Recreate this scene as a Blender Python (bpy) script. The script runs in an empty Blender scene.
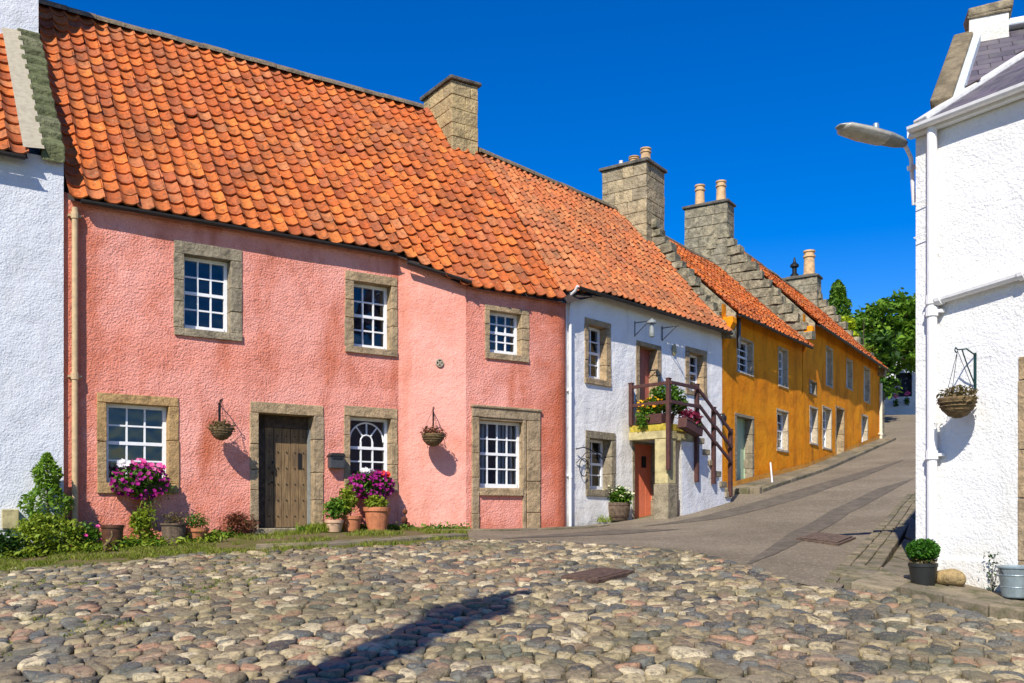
import bpy, math, random
import numpy as np
from mathutils import Vector, noise as mnoise

random.seed(11)
rng = np.random.default_rng(11)
scene = bpy.context.scene
COL = scene.collection
F, HX, HY, CZ = 950.0, 512.0, 517.0, 1.40          # focal length in px, principal column, horizon row, eye height

# ------------------------------------------------------------------ sun
SUN_AZ = math.atan2(-0.345, -1.0)                  # direction TOWARDS the sun in plan is (-0.345,-1)
SUN_EL = math.radians(43)
TO_SUN = Vector((-0.345, -1.0, 0)).normalized() * math.cos(SUN_EL) + Vector((0, 0, math.sin(SUN_EL)))

# ------------------------------------------------------------------ terrain (thin plate spline through surveyed heights)
CP = np.array([
 (0,0,-1.40),(-3,0,-1.5),(3,0,-1.45),(0,5.4,-.94),(-3.2,5.6,-1.0),(3,5.4,-1.0),(0,9,-.66),(2.9,8.8,-.68),
 (4.25,10,-.61),(4.8,9.23,-.77),(5.6,7.9,-.92),(-6.3,13.2,-.46),(-4.9,14.1,-.34),(-3.58,15,-.225),(-1.8,16.2,-.2),
 (.5,17.4,-.2),(.95,17.7,-.18),(2.0,19.0,-.07),(2.78,19.9,.05),(4.0,21.3,.34),(4.94,22.4,.58),(8.35,27.2,1.34),
 (11.1,31.6,2.12),(14.0,36.2,2.93),(17.5,44,4.35),(20,50,5.35),(22.5,56,6.0),(26,66,6.6),
 (5.7,14.4,-.21),(9,19.5,.5),(13,26,1.62),(17.5,34,2.95),(21,42,4.3),(24,50,5.4),
 (-10,10,-.78),(-12,14,-.55),(-8,5,-1.2),(8,4,-1.1),(10,8,-.95),(-6,25,.4),(0,28,.8),(0,40,3),(-12,40,2.2),
 (30,30,2.4),(34,50,5.0),(0,-8,-2.0),(-8,-8,-2.1),(8,-8,-2.0),(0,60,5),(30,80,7),(150,150,9),(-150,150,6),
 (150,-150,-6),(-150,-150,-7),(0,200,9),(0,-200,-8),(200,0,0),(-200,0,-1)], dtype=float)
def _phi(r2):
    return 0.5 * r2 * np.log(np.maximum(r2, 1e-12))
def _tps():
    n = len(CP)
    d = ((CP[:, None, :2] - CP[None, :, :2]) ** 2).sum(-1)
    A = np.zeros((n + 3, n + 3)); A[:n, :n] = _phi(d) + np.eye(n) * 0.4
    Pm = np.c_[np.ones(n), CP[:, :2]]
    A[:n, n:] = Pm; A[n:, :n] = Pm.T
    return np.linalg.solve(A, np.r_[CP[:, 2], 0, 0, 0])
TW = _tps()
def g(x, y):
    x = np.atleast_1d(np.asarray(x, float)); y = np.atleast_1d(np.asarray(y, float))
    out = np.empty(x.shape)
    xs, ys, o = x.ravel(), y.ravel(), out.ravel()
    for i in range(0, len(xs), 20000):
        a, b = xs[i:i+20000], ys[i:i+20000]
        d = (a[:, None] - CP[None, :, 0]) ** 2 + (b[:, None] - CP[None, :, 1]) ** 2
        o[i:i+20000] = _phi(d) @ TW[:-3] + TW[-3] + TW[-2] * a + TW[-1] * b
    return o.reshape(x.shape) + CZ
def g1(x, y): return float(g(x, y)[0])
_D = np.arange(2.5, 70, 0.02)
def gp(px, py):
    """ground point seen at a pixel"""
    k, m = (px - HX) / F, (HY - py) / F
    dz = CZ + m * _D - g(k * _D, _D)
    i = int(np.argmax(dz <= 0)) if (dz <= 0).any() else len(_D) - 1
    d = _D[i]
    return Vector((k * d, d, g1(k * d, d)))

# ------------------------------------------------------------------ facade frames
class Frame:
    """local x runs along a facade, local y into the house, z up; base = world z of local 0"""
    def __init__(s, ox, oy, dx, dy, base):
        n = math.hypot(dx, dy)
        s.o = (ox, oy); s.u = (dx / n, dy / n); s.v = (-s.u[1], s.u[0]); s.base = base
        s.ang = math.atan2(s.u[1], s.u[0])
    def px(s, px, py, y=0.0):
        k, m = (px - HX) / F, (HY - py) / F
        d = (s.o[0] * s.v[0] + s.o[1] * s.v[1] + y) / (k * s.v[0] + s.v[1])
        return (k * d - s.o[0]) * s.u[0] + (d - s.o[1]) * s.u[1], CZ + m * d - s.base
    def w(s, x, y, z=0.0):
        return Vector((s.o[0] + x * s.u[0] + y * s.v[0], s.o[1] + x * s.u[1] + y * s.v[1], s.base + z))
    def rect(s, x0, y0, x1, y1, y=0.0):
        """pixel rect (top-left, bottom-right) -> (xa, xb, za, zb)"""
        a, zb = s.px(x0, y0, y); b, za = s.px(x1, y1, y)
        return (a, b, za, zb)
    def root(s, name, label, cat, group=None):
        return thing(name, label, cat, (s.o[0], s.o[1], s.base), s.ang, group)

# ------------------------------------------------------------------ object helpers
def tag(o, label=None, cat=None, group=None, kind=None):
    if label: o['label'] = label
    if cat: o['category'] = cat
    if group: o['group'] = group
    if kind: o['kind'] = kind
    return o
def thing(name, label, cat, loc=(0, 0, 0), rz=0.0, group=None):
    o = bpy.data.objects.new(name, None); COL.objects.link(o)
    o.location = loc; o.rotation_euler = (0, 0, rz); o.empty_display_size = 0.2
    return tag(o, label, cat, group)
def np_mesh(name, V, Fs, mats, parent=None, smooth=False, mi=None, bevel=0, uv=None):
    V = np.asarray(V, np.float32).reshape(-1, 3)
    if not isinstance(Fs, (list, tuple)): Fs = [Fs]
    me = bpy.data.meshes.new(name)
    me.vertices.add(len(V)); me.vertices.foreach_set('co', V.ravel())
    li, st, c = [], [], 0
    for f in Fs:
        f = np.asarray(f, np.int32)
        if len(f) == 0: continue
        li.append(f.ravel()); st.append(c + np.arange(len(f), dtype=np.int32) * f.shape[1]); c += f.size
    li, st = np.concatenate(li), np.concatenate(st)
    me.loops.add(len(li)); me.loops.foreach_set('vertex_index', li)
    me.polygons.add(len(st)); me.polygons.foreach_set('loop_start', st)
    if mi is not None: me.polygons.foreach_set('material_index', np.asarray(mi, np.int32))
    if uv is not None:
        l = me.uv_layers.new(name='UVMap'); l.data.foreach_set('uv', np.asarray(uv, np.float32)[li].ravel())
    me.update(calc_edges=True); me.validate()
    if smooth: me.polygons.foreach_set('use_smooth', np.ones(len(me.polygons), bool))
    o = bpy.data.objects.new(name, me); COL.objects.link(o)
    for m in (mats if isinstance(mats, (list, tuple)) else [mats]): me.materials.append(m)
    if parent: o.parent = parent
    if bevel:
        b = o.modifiers.new('edge', 'BEVEL'); b.width = bevel; b.segments = 2; b.limit_method = 'ANGLE'; b.angle_limit = 0.6
    return o
class MB:
    def __init__(s): s.v = []; s.f = []; s.m = []
    def add(s, vs, fs, mi=0):
        n = len(s.v); s.v += [tuple(p) for p in vs]
        for f in fs: s.f.append(tuple(i + n for i in f)); s.m.append(mi)
    def box(s, x0, x1, y0, y1, z0, z1, mi=0, j=0.0):
        vs = [(x, y, z) for z in (z0, z1) for (x, y) in ((x0, y0), (x1, y0), (x1, y1), (x0, y1))]
        if j: vs = [tuple(c + random.uniform(-j, j) for c in p) for p in vs]
        s.add(vs, [(3, 2, 1, 0), (4, 5, 6, 7), (0, 1, 5, 4), (1, 2, 6, 5), (2, 3, 7, 6), (3, 0, 4, 7)], mi)
    def beam(s, a, b, w, h, mi=0, up=(0, 0, 1)):
        a, b = Vector(a), Vector(b); t = (b - a).normalized(); up = Vector(up)
        r = t.cross(up)
        if r.length < 1e-4: r = t.cross(Vector((1, 0, 0)))
        r.normalize(); q = r.cross(t)
        vs = [p + r * sx * w / 2 + q * sz * h / 2 for p in (a, b) for sx, sz in ((-1, -1), (1, -1), (1, 1), (-1, 1))]
        s.add(vs, [(0, 1, 2, 3), (7, 6, 5, 4), (0, 4, 5, 1), (1, 5, 6, 2), (2, 6, 7, 3), (3, 7, 4, 0)], mi)
    def tube(s, pts, r, seg=8, mi=0, cap=True):
        pts = [Vector(p) for p in pts]; n = len(pts)
        rs = r if isinstance(r, (list, tuple)) else [r] * n
        vs = []; nrm = None
        for i, p in enumerate(pts):
            t = (pts[min(i + 1, n - 1)] - pts[max(i - 1, 0)]).normalized()
            if nrm is None:
                nrm = t.cross(Vector((0, 0, 1)))
                if nrm.length < 1e-3: nrm = t.cross(Vector((1, 0, 0)))
            nrm = (nrm - t * nrm.dot(t)).normalized(); b = t.cross(nrm)
            for k in range(seg):
                a = 2 * math.pi * k / seg
                vs.append(p + (nrm * math.cos(a) + b * math.sin(a)) * rs[i])
        fs = [(i * seg + k, i * seg + (k + 1) % seg, (i + 1) * seg + (k + 1) % seg, (i + 1) * seg + k) for i in range(n - 1) for k in range(seg)]
        if cap: fs += [tuple(range(seg))[::-1], tuple((n - 1) * seg + k for k in range(seg))]
        s.add(vs, fs, mi)
    def lathe(s, prof, c=(0, 0, 0), seg=20, mi=0, wob=0.0):
        vs = []; n = len(prof)
        for (r, z) in prof:
            for k in range(seg):
                a = 2 * math.pi * k / seg; rr = r * (1 + wob * math.sin(a * 3 + z * 9))
                vs.append((c[0] + rr * math.cos(a), c[1] + rr * math.sin(a), c[2] + z))
        fs = [(i * seg + k, i * seg + (k + 1) % seg, (i + 1) * seg + (k + 1) % seg, (i + 1) * seg + k) for i in range(n - 1) for k in range(seg)]
        fs += [tuple(range(seg))[::-1], tuple((n - 1) * seg + k for k in range(seg))]
        s.add(vs, fs, mi)
    def sphere(s, c, r, seg=10, ring=6, mi=0):
        r = r if isinstance(r, (list, tuple)) else (r, r, r)
        prof = [(math.sin(math.pi * i / ring), -math.cos(math.pi * i / ring)) for i in range(ring + 1)]
        vs = [(c[0] + r[0] * max(p, .01) * math.cos(2 * math.pi * k / seg), c[1] + r[1] * max(p, .01) * math.sin(2 * math.pi * k / seg), c[2] + r[2] * z) for p, z in prof for k in range(seg)]
        s.add(vs, [(i * seg + k, i * seg + (k + 1) % seg, (i + 1) * seg + (k + 1) % seg, (i + 1) * seg + k) for i in range(ring) for k in range(seg)], mi)
    def panel(s, p0, p1, z0, z1, holes=(), z1b=None, step=0.3, wav=0.012, mi=0, th=0.0):
        """vertical wall sheet p0->p1 (local plan points) with rectangular holes (sa,sb,za,zb); z1b = top at the p1 end"""
        z1b = z1 if z1b is None else z1b
        dx, dy = p1[0] - p0[0], p1[1] - p0[1]; L = math.hypot(dx, dy); ux, uy = dx / L, dy / L
        def lines(a, b, cuts):
            c = sorted(set([a, b] + [q for q in cuts if a + 1e-4 < q < b - 1e-4])); out = []
            for i in range(len(c) - 1):
                n = max(1, int(math.ceil((c[i+1] - c[i]) / step)))
                out += [c[i] + (c[i+1] - c[i]) * k / n for k in range(n)]
            return out + [b]
        S = lines(0, L, [h[0] for h in holes] + [h[1] for h in holes])
        zt = max(z1, z1b)
        Z = lines(z0, zt, [h[2] for h in holes] + [h[3] for h in holes])
        idx = {}; vs = []
        def vid(i, k):
            if (i, k) not in idx:
                ss, z = S[i], Z[k]
                top = z1 + (z1b - z1) * ss / L
                if z1 != z1b: z = z0 + (z - z0) * (top - z0) / (zt - z0)
                w = wav * mnoise.noise((p0[0] + ux * ss, p0[1] + uy * ss + 3, z * 1.1)) if wav else 0
                if i in (0, len(S) - 1): w = 0
                idx[(i, k)] = len(vs); vs.append((p0[0] + ux * ss + uy * w, p0[1] + uy * ss - ux * w, z))
            return idx[(i, k)]
        fs = []
        for i in range(len(S) - 1):
            for k in range(len(Z) - 1):
                cs, cz = (S[i] + S[i+1]) / 2, (Z[k] + Z[k+1]) / 2
                if any(h[0] < cs < h[1] and h[2] < cz < h[3] for h in holes): continue
                fs.append((vid(i, k), vid(i+1, k), vid(i+1, k+1), vid(i, k+1)))
        s.add(vs, fs, mi)
    def strip(s, pts, z0, z1s, mi=0, nz=12, wav=0.012):
        vs = []
        for (x, y), zt in zip(pts, z1s):
            for k in range(nz + 1):
                z = z0 + (zt - z0) * k / nz
                w = wav * mnoise.noise((x, y + 3, z * 1.1))
                vs.append((x + w * .5, y + w, z))
        n = nz + 1
        s.add(vs, [(i * n + k, (i+1) * n + k, (i+1) * n + k + 1, i * n + k + 1) for i in range(len(pts) - 1) for k in range(nz)], mi)
    def build(s, name, mats, parent=None, smooth=False, bevel=0):
        me = bpy.data.meshes.new(name); me.from_pydata(s.v, [], s.f)
        for m in (mats if isinstance(mats, (list, tuple)) else [mats]): me.materials.append(m)
        if any(s.m): me.polygons.foreach_set('material_index', np.array(s.m, np.int32))
        if smooth: me.polygons.foreach_set('use_smooth', np.ones(len(me.polygons), bool))
        me.update()
        o = bpy.data.objects.new(name, me); COL.objects.link(o)
        if parent: o.parent = parent
        if bevel:
            b = o.modifiers.new('edge', 'BEVEL'); b.width = bevel; b.segments = 2; b.limit_method = 'ANGLE'; b.angle_limit = 0.6
        return o

# ------------------------------------------------------------------ materials
class NB:
    def __init__(s, name):
        s.m = bpy.data.materials.new(name); s.m.use_nodes = True
        s.t = s.m.node_tree; s.b = s.t.nodes['Principled BSDF']; s.out = s.t.nodes['Material Output']
        s.co = s.t.nodes.new('ShaderNodeTexCoord')
        s.obj = s.co.outputs['Object']
    def n(s, typ, **kw):
        nd = s.t.nodes.new(typ)
        for k, v in kw.items(): setattr(nd, k, v)
        return nd
    def link(s, a, b): s.t.links.new(a, b)
    def map(s, scale=(1, 1, 1), rot=(0, 0, 0), vec=None):
        nd = s.n('ShaderNodeMapping'); nd.inputs['Scale'].default_value = scale; nd.inputs['Rotation'].default_value = rot
        s.link(vec or s.obj, nd.inputs['Vector']); return nd.outputs[0]
    def noise(s, scale, detail=3, rough=.55, vec=None, dist=0):
        nd = s.n('ShaderNodeTexNoise'); nd.inputs['Scale'].default_value = scale; nd.inputs['Detail'].default_value = detail
        nd.inputs['Roughness'].default_value = rough; nd.inputs['Distortion'].default_value = dist
        s.link(vec or s.obj, nd.inputs['Vector']); return nd.outputs['Fac']
    def voro(s, scale, feat='F1', vec=None, out='Distance'):
        nd = s.n('ShaderNodeTexVoronoi', feature=feat); nd.inputs['Scale'].default_value = scale
        s.link(vec or s.obj, nd.inputs['Vector']); return nd.outputs[out]
    def ramp(s, fac, stops, interp='LINEAR'):
        nd = s.n('ShaderNodeValToRGB'); cr = nd.color_ramp; cr.interpolation = interp
        while len(cr.elements) < len(stops): cr.elements.new(0.5)
        for e, (p, c) in zip(cr.elements, stops):
            e.position = p; e.color = (*c, 1) if isinstance(c, (tuple, list)) else (c, c, c, 1)
        s.link(fac, nd.inputs[0]); return nd.outputs[0]
    def mix(s, fac, a, b, blend='MIX'):
        nd = s.n('ShaderNodeMix', data_type='RGBA', blend_type=blend)
        for sock, v in ((nd.inputs[0], fac), (nd.inputs[6], a), (nd.inputs[7], b)):
            if isinstance(v, (int, float)): sock.default_value = v
            elif isinstance(v, (tuple, list)): sock.default_value = (*v, 1)
            else: s.link(v, sock)
        return nd.outputs[2]
    def math(s, op, a, b=0.5):
        nd = s.n('ShaderNodeMath', operation=op)
        for i, v in enumerate((a, b)):
            if isinstance(v, (int, float)): nd.inputs[i].default_value = v
            else: s.link(v, nd.inputs[i])
        return nd.outputs[0]
    def bump(s, h, dist=.02, strength=1.0, prev=None):
        nd = s.n('ShaderNodeBump'); nd.inputs['Distance'].default_value = dist; nd.inputs['Strength'].default_value = strength
        s.link(h, nd.inputs['Height'])
        if prev is not None: s.link(prev, nd.inputs['Normal'])
        s.link(nd.outputs[0], s.b.inputs['Normal']); return nd.outputs[0]
    def island(s):
        return s.n('ShaderNodeNewGeometry').outputs['Random Per Island']
    def done(s, col, rough=.85, metal=0, spec=.3):
        if isinstance(col, (tuple, list)): s.b.inputs['Base Color'].default_value = (*col, 1)
        else: s.link(col, s.b.inputs['Base Color'])
        if isinstance(rough, (int, float)): s.b.inputs['Roughness'].default_value = rough
        else: s.link(rough, s.b.inputs['Roughness'])
        s.b.inputs['Metallic'].default_value = metal; s.b.inputs['Specular IOR Level'].default_value = spec
        return s.m

def harl(name, base, alt, stain, amount=.45, grain=1.0, streak=.5, bands=()):
    b = NB(name)
    c = b.mix(b.ramp(b.noise(.9, 4, .6), [(.35, 0), (.68, 1)]), base, alt)
    streaks = b.ramp(b.noise(1.0, 4, .6, b.map((1.6, 1.6, .35))), [(.53, 0), (.70, 1)])
    c = b.mix(b.math('MULTIPLY', streaks, streak), c, stain)
    blot = b.ramp(b.noise(1.9, 5, .65), [(.50, 0), (.70, 1)])
    c = b.mix(b.math('MULTIPLY', blot, amount), c, stain)
    if bands:     # damp weathered zones of the wall: (axis, from, to, strength)
        sep = b.n('ShaderNodeSeparateXYZ'); b.link(b.obj, sep.inputs[0])
        ragged = b.noise(1.7, 5, .65)
        for ax_, f0, f1, st_ in bands:
            mr = b.n('ShaderNodeMapRange', interpolation_type='SMOOTHSTEP'); mr.inputs['From Min'].default_value = f0; mr.inputs['From Max'].default_value = f1
            b.link(b.math('ADD', sep.outputs[ax_], b.math('MULTIPLY', b.math('SUBTRACT', ragged, .5), 2.2)), mr.inputs['Value'])
            c = b.mix(b.math('MULTIPLY', mr.outputs[0], st_), c, stain)
    fine = b.noise(28, 2, .5)
    c = b.mix(b.math('MULTIPLY', b.ramp(fine, [(.30, 1), (.45, 0)]), .30), c, stain)
    h = b.math('ADD', b.noise(31, 3, .6), b.math('MULTIPLY', b.voro(42), -.3))
    n1 = b.bump(b.noise(2.2, 3), .07, .6)
    b.bump(h, .023 * grain, .9, n1)
    return b.done(c, .92, spec=.15)

def stone(name, a, c, d, lichen=(.27, .20, .115), scale=6, bump=.02, lich=.5):
    b = NB(name)
    col = b.ramp(b.island(), [(0, a), (.5, c), (1, d)])
    col = b.mix(b.math('MULTIPLY', b.ramp(b.noise(scale, 5, .7), [(.42, 0), (.62, 1)]), lich), col, lichen)
    col = b.mix(b.math('MULTIPLY', b.ramp(b.noise(scale * .55, 5, .75), [(.50, 0), (.62, 1)]), .62), col, tuple(x * .36 for x in a))
    col = b.mix(b.math('MULTIPLY', b.ramp(b.noise(scale * 3.5, 4, .7), [(.5, 0), (.66, 1)]), .5), col, tuple(x * .40 for x in a))
    n1 = b.bump(b.noise(scale * .9, 3, .6), bump * 2.5, .8)
    b.bump(b.noise(scale * 4, 5, .7), bump, .9, n1)
    return b.done(col, .9, spec=.2)

def plain(name, col, rough=.5, metal=0, spec=.4, var=.12, scale=14, bump=0.0):
    b = NB(name)
    dark = tuple(x * (1 - var * 2.2) for x in col)
    c = b.mix(b.ramp(b.noise(scale, 4, .6), [(.4, 0), (.72, 1)]), col, dark)
    if bump: b.bump(b.noise(scale * 3, 4, .6), bump, .6)
    return b.done(c, rough, metal, spec)

M = {}
M['pink'] = harl('pink_harling', (.87, .395, .315), (.78, .285, .20), (.50, .115, .045), .55, 1.0, .75, ((0, 7.3, 8.7, .8), (0, .75, .1, .55), (2, .75, -.15, .7)))
M['pink_smooth'] = harl('sunward_pink_harling', (.87, .41, .325), (.83, .35, .265), (.60, .17, .08), .3, .55)  # smoother coat; its paler tint paints in the sun on this angled stretch
M['white'] = harl('white_harling', (.68, .70, .73), (.63, .65, .68), (.52, .52, .50), .3, .55, .35, ((2, .8, -.2, .6),))
M['white_cottage'] = harl('bluish_white_harling', (.94, .92, .88), (.91, .89, .84), (.62, .57, .48), .3, .38, .45, ((2, .7, -.2, .8),))
M['white_right'] = harl('bright_white_harling', (.77, .77, .755), (.73, .73, .715), (.60, .57, .48), .22, .55, .35, ((2, .75, -.1, .7),))
M['white_old'] = harl('weathered_white_harling', (.82, .83, .85), (.76, .77, .78), (.52, .49, .42), .4, .7, .4)
M['orange'] = harl('ochre_harling', (.93, .35, .012), (.82, .25, .007), (.40, .13, .010), .6, .6, .7)
M['ochre_base'] = harl('pale_ochre_plinth', (.72, .33, .05), (.64, .27, .04), (.42, .22, .08), .5, .6)
M['far_white'] = harl('far_white_wall', (.74, .78, .84), (.70, .74, .8), (.55, .58, .6), .3, .4)
M['far_pink'] = harl('far_pinkish_wall', (.50, .30, .22), (.45, .26, .2), (.30, .2, .16), .4, .4)

def tile_mat(name, cols, dirt, amount):
    b = NB(name)
    c = b.ramp(b.island(), [(i / (len(cols) - 1), q) for i, q in enumerate(cols)])
    c = b.mix(b.math('MULTIPLY', b.ramp(b.noise(1.1, 4, .6), [(.45, 0), (.72, 1)]), amount), c, dirt)
    c = b.mix(b.math('MULTIPLY', b.ramp(b.noise(2.6, 5, .7, b.map((2.2, .6, .6))), [(.52, 0), (.68, 1)]), amount), c, tuple(x * .55 for x in dirt))
    c = b.mix(b.math('MULTIPLY', b.ramp(b.noise(13, 4, .7), [(.48, 0), (.64, 1)]), .5), c, tuple(x * .5 for x in dirt))
    c = b.mix(b.math('MULTIPLY', b.ramp(b.noise(20, 3, .7, b.map((1, 1, 1), (.3, .2, .1))), [(.60, 0), (.68, 1)]), .45), c, (.36, .33, .20))
    b.bump(b.noise(40, 3, .6), .006, .7)
    return b.done(c, .8, spec=.25)
M['tile'] = tile_mat('orange_pantile', [(.34, .075, .022), (.60, .15, .028), (.50, .108, .024), (.66, .19, .036), (.55, .128, .026), (.40, .10, .036), (.58, .20, .07)], (.17, .07, .032), .55)
M['tile_old'] = tile_mat('weathered_pantile', [(.42, .115, .042), (.56, .165, .05), (.48, .135, .046), (.60, .22, .075), (.38, .12, .055)], (.20, .11, .06), .6)
M['deck'] = plain('dark_roof_deck', (.05, .035, .03), .95)
M['ridge'] = stone('ridge_stone', (.22, .17, .12), (.27, .20, .13), (.20, .16, .12), (.12, .12, .07))
M['slate'] = None
M['sand'] = stone('yellow_sandstone', (.52, .375, .21), (.46, .33, .19), (.40, .305, .195), (.24, .19, .115), lich=.55)
M['reveal'] = stone('pale_reveal_stone', (.62, .52, .36), (.55, .46, .32), (.60, .52, .40), (.36, .29, .18), lich=.4)
M['warm_sand'] = stone('golden_sandstone', (.54, .35, .15), (.48, .30, .13), (.45, .33, .18), (.30, .2, .1), lich=.4)
M['grey_sand'] = stone('grey_sandstone', (.38, .315, .215), (.32, .27, .185), (.43, .345, .215), (.17, .145, .095), lich=.6)
M['chim'] = stone('chimney_stone', (.64, .48, .24), (.55, .41, .20), (.46, .36, .20), (.32, .24, .12), lich=.6, bump=.03)
M['chim_brown'] = stone('brown_chimney_stone', (.56, .44, .26), (.47, .375, .23), (.38, .32, .22), (.20, .165, .10), lich=.65, bump=.03)
M['chim_grey'] = stone('grey_chimney_stone', (.40, .35, .24), (.31, .28, .20), (.46, .39, .25), (.10, .095, .07), lich=.7, bump=.03)
M['crow'] = stone('crow_step_stone', (.34, .30, .20), (.44, .38, .25), (.27, .24, .17), (.085, .08, .055), lich=.8, bump=.03)
M['brown_sand'] = stone('brown_coping_stone', (.27, .215, .13), (.24, .19, .12), (.22, .18, .12), (.12, .10, .065), lich=.6)
M['mossy'] = stone('mossy_coping_stone', (.20, .21, .10), (.16, .18, .08), (.25, .24, .14), (.08, .09, .04), lich=.8, bump=.04)
M['cope'] = stone('dark_cope_stone', (.13, .12, .10), (.11, .10, .09), (.15, .14, .11), (.25, .23, .17), lich=.3)
M['rubble'] = stone('rubble_wall_stone', (.18, .16, .13), (.24, .21, .16), (.15, .13, .11), (.08, .09, .06), lich=.6, bump=.04)
M['mortar'] = plain('lime_mortar', (.40, .35, .25), .95)
M['pot_clay'] = plain('buff_chimney_pot', (.66, .43, .22), .8, var=.2, scale=7)
M['pot_red'] = plain('red_chimney_pot', (.50, .22, .12), .8, var=.2, scale=7)
M['terracotta'] = plain('terracotta', (.56, .205, .09), .8, var=.18, scale=12)
M['terracotta_pale'] = plain('pale_terracotta', (.62, .40, .25), .8, var=.15, scale=12)
M['brown_glaze'] = plain('brown_glazed_clay', (.115, .05, .03), .35, var=.25, scale=9)
M['paint_white'] = plain('white_painted_timber', (.86, .87, .87), .4, var=.05)
M['pipe_white'] = plain('white_painted_pipe', (.83, .82, .81), .4, var=.06)
M['pipe_tan'] = plain('tan_painted_pipe', (.58, .41, .22), .5, var=.12)
M['pipe_pale'] = plain('pale_pipe', (.78, .70, .52), .5, var=.08)
M['iron'] = plain('black_iron', (.018, .018, .02), .5, .3)
M['drain'] = plain('worn_drain_iron', (.17, .115, .08), .8, .1, var=.3, scale=18, bump=.004)
M['green_iron'] = plain('dark_green_iron', (.012, .05, .045), .4, .2)
M['gutter'] = plain('dark_gutter', (.035, .03, .028), .55)
M['box_grey'] = plain('grey_metal_box', (.10, .105, .11), .4, .5)
M['lamp_grey'] = plain('grey_lamp_shell', (.30, .32, .30), .45, .2)
M['lamp_lens'] = plain('lamp_lens', (.42, .40, .33), .15, 0, .6)
M['rail_wood'] = plain('maroon_stained_rail', (.095, .036, .028), .6, var=.2, scale=9)
M['red_door'] = plain('salmon_red_door_paint', (.78, .20, .10), .5, var=.08)
M['dull_red_door'] = plain('dull_red_door_paint', (.46, .135, .095), .5, var=.08)
M['green_door'] = plain('pale_green_door_paint', (.42, .55, .36), .5, var=.08)
M['cream_stone'] = plain('cream_painted_stone', (.52, .44, .22), .85, var=.22, scale=6, bump=.015)
M['yellow_moss'] = plain('yellow_lichen_stone', (.52, .40, .05), .9, var=.3, scale=9, bump=.02)
M['galv'] = plain('galvanised_steel', (.36, .44, .46), .42, .55, .5, var=.15, scale=8)
M['black_plastic'] = plain('black_plastic_pot', (.02, .022, .02), .45)
M['rust'] = plain('rusty_iron', (.125, .075, .052), .8, .2, var=.3, scale=18, bump=.006)
M['barrel'] = plain('weathered_barrel_oak', (.16, .11, .07), .8, var=.3, scale=20, bump=.01)
M['bark'] = plain('bark', (.09, .065, .045), .9, var=.3, bump=.03)
M['soil'] = plain('potting_soil', (.045, .032, .022), .95, var=.3, scale=30, bump=.01)
M['wicker'] = plain('coir_basket', (.20, .135, .06), .9, var=.35, scale=26, bump=.02)
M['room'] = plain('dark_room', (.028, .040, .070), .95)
M['curtain'] = plain('pale_curtain', (.62, .66, .66), .9, var=.08)
M['lead'] = plain('lead_flashing', (.62, .68, .74), .5, .1, var=.12)
M['white_lead'] = plain('white_hip_flashing', (.76, .75, .72), .5, var=.12)
M['boulder'] = stone('tan_boulder', (.44, .31, .14), (.44, .31, .14), (.44, .31, .14), (.25, .2, .11), lich=.6, bump=.03)

def oak_door():
    b = NB('weathered_oak_planks')
    grain = b.noise(5, 5, .65, b.map((16, 16, .8)), .3)
    c = b.ramp(grain, [(.3, (.075, .046, .024)), (.5, (.21, .135, .065)), (.7, (.33, .225, .115))])
    c = b.mix(b.ramp(b.noise(2.2, 3), [(.5, 0), (.7, .6)]), c, (.07, .05, .035))
    b.bump(grain, .008, .7)
    return b.done(c, .75)
M['oak'] = oak_door()
def glass():
    b = NB('window_glass')
    tr = b.n('ShaderNodeBsdfTransparent'); tr.inputs[0].default_value = (.72, .80, .90, 1)
    gl = b.n('ShaderNodeBsdfGlossy'); gl.inputs['Roughness'].default_value = .03
    fr = b.n('ShaderNodeFresnel'); fr.inputs[0].default_value = 1.45
    bp = b.n('ShaderNodeBump'); bp.inputs['Distance'].default_value = .02; bp.inputs['Strength'].default_value = .5
    b.link(b.noise(3.5, 1), bp.inputs['Height']); b.link(bp.outputs[0], gl.inputs['Normal']); b.link(bp.outputs[0], fr.inputs['Normal'])
    mx = b.n('ShaderNodeMixShader'); b.link(b.math('ADD', fr.outputs[0], .05), mx.inputs[0]); b.link(tr.outputs[0], mx.inputs[1]); b.link(gl.outputs[0], mx.inputs[2])
    b.link(mx.outputs[0], b.out.inputs[0]); return b.m
M['glass'] = glass()
def slate():
    b = NB('grey_slate')
    uv = b.co.outputs['UV']
    br = b.n('ShaderNodeTexBrick'); br.inputs['Scale'].default_value = 1
    br.inputs['Brick Width'].default_value = .26; br.inputs['Row Height'].default_value = .15; br.inputs['Mortar Size'].default_value = .006
    br.inputs['Color1'].default_value = (.075, .065, .085, 1); br.inputs['Color2'].default_value = (.14, .115, .14, 1); br.inputs['Mortar'].default_value = (.012, .01, .012, 1)
    b.link(uv, br.inputs['Vector'])
    c = b.mix(b.ramp(b.noise(5, 4), [(.45, 0), (.7, .5)]), br.outputs['Color'], (.16, .15, .13))
    b.bump(br.outputs['Fac'], .03, -1.0)
    return b.done(c, .6, spec=.35)
M['slate'] = slate()
def leafmat(name, cols, trans=.35):
    b = NB(name)
    c = b.ramp(b.island(), [(i / max(1, len(cols) - 1), q) for i, q in enumerate(cols)])
    b.done(c, .55, spec=.25)
    tl = b.n('ShaderNodeBsdfTranslucent'); b.link(c, tl.inputs[0])
    mx = b.n('ShaderNodeMixShader'); mx.inputs[0].default_value = trans
    b.link(b.b.outputs[0], mx.inputs[1]); b.link(tl.outputs[0], mx.inputs[2]); b.link(mx.outputs[0], b.out.inputs[0])
    return b.m
M['leaf'] = leafmat('green_leaf', [(.055, .14, .012), (.10, .22, .018), (.16, .29, .025), (.05, .12, .015)])
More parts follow.
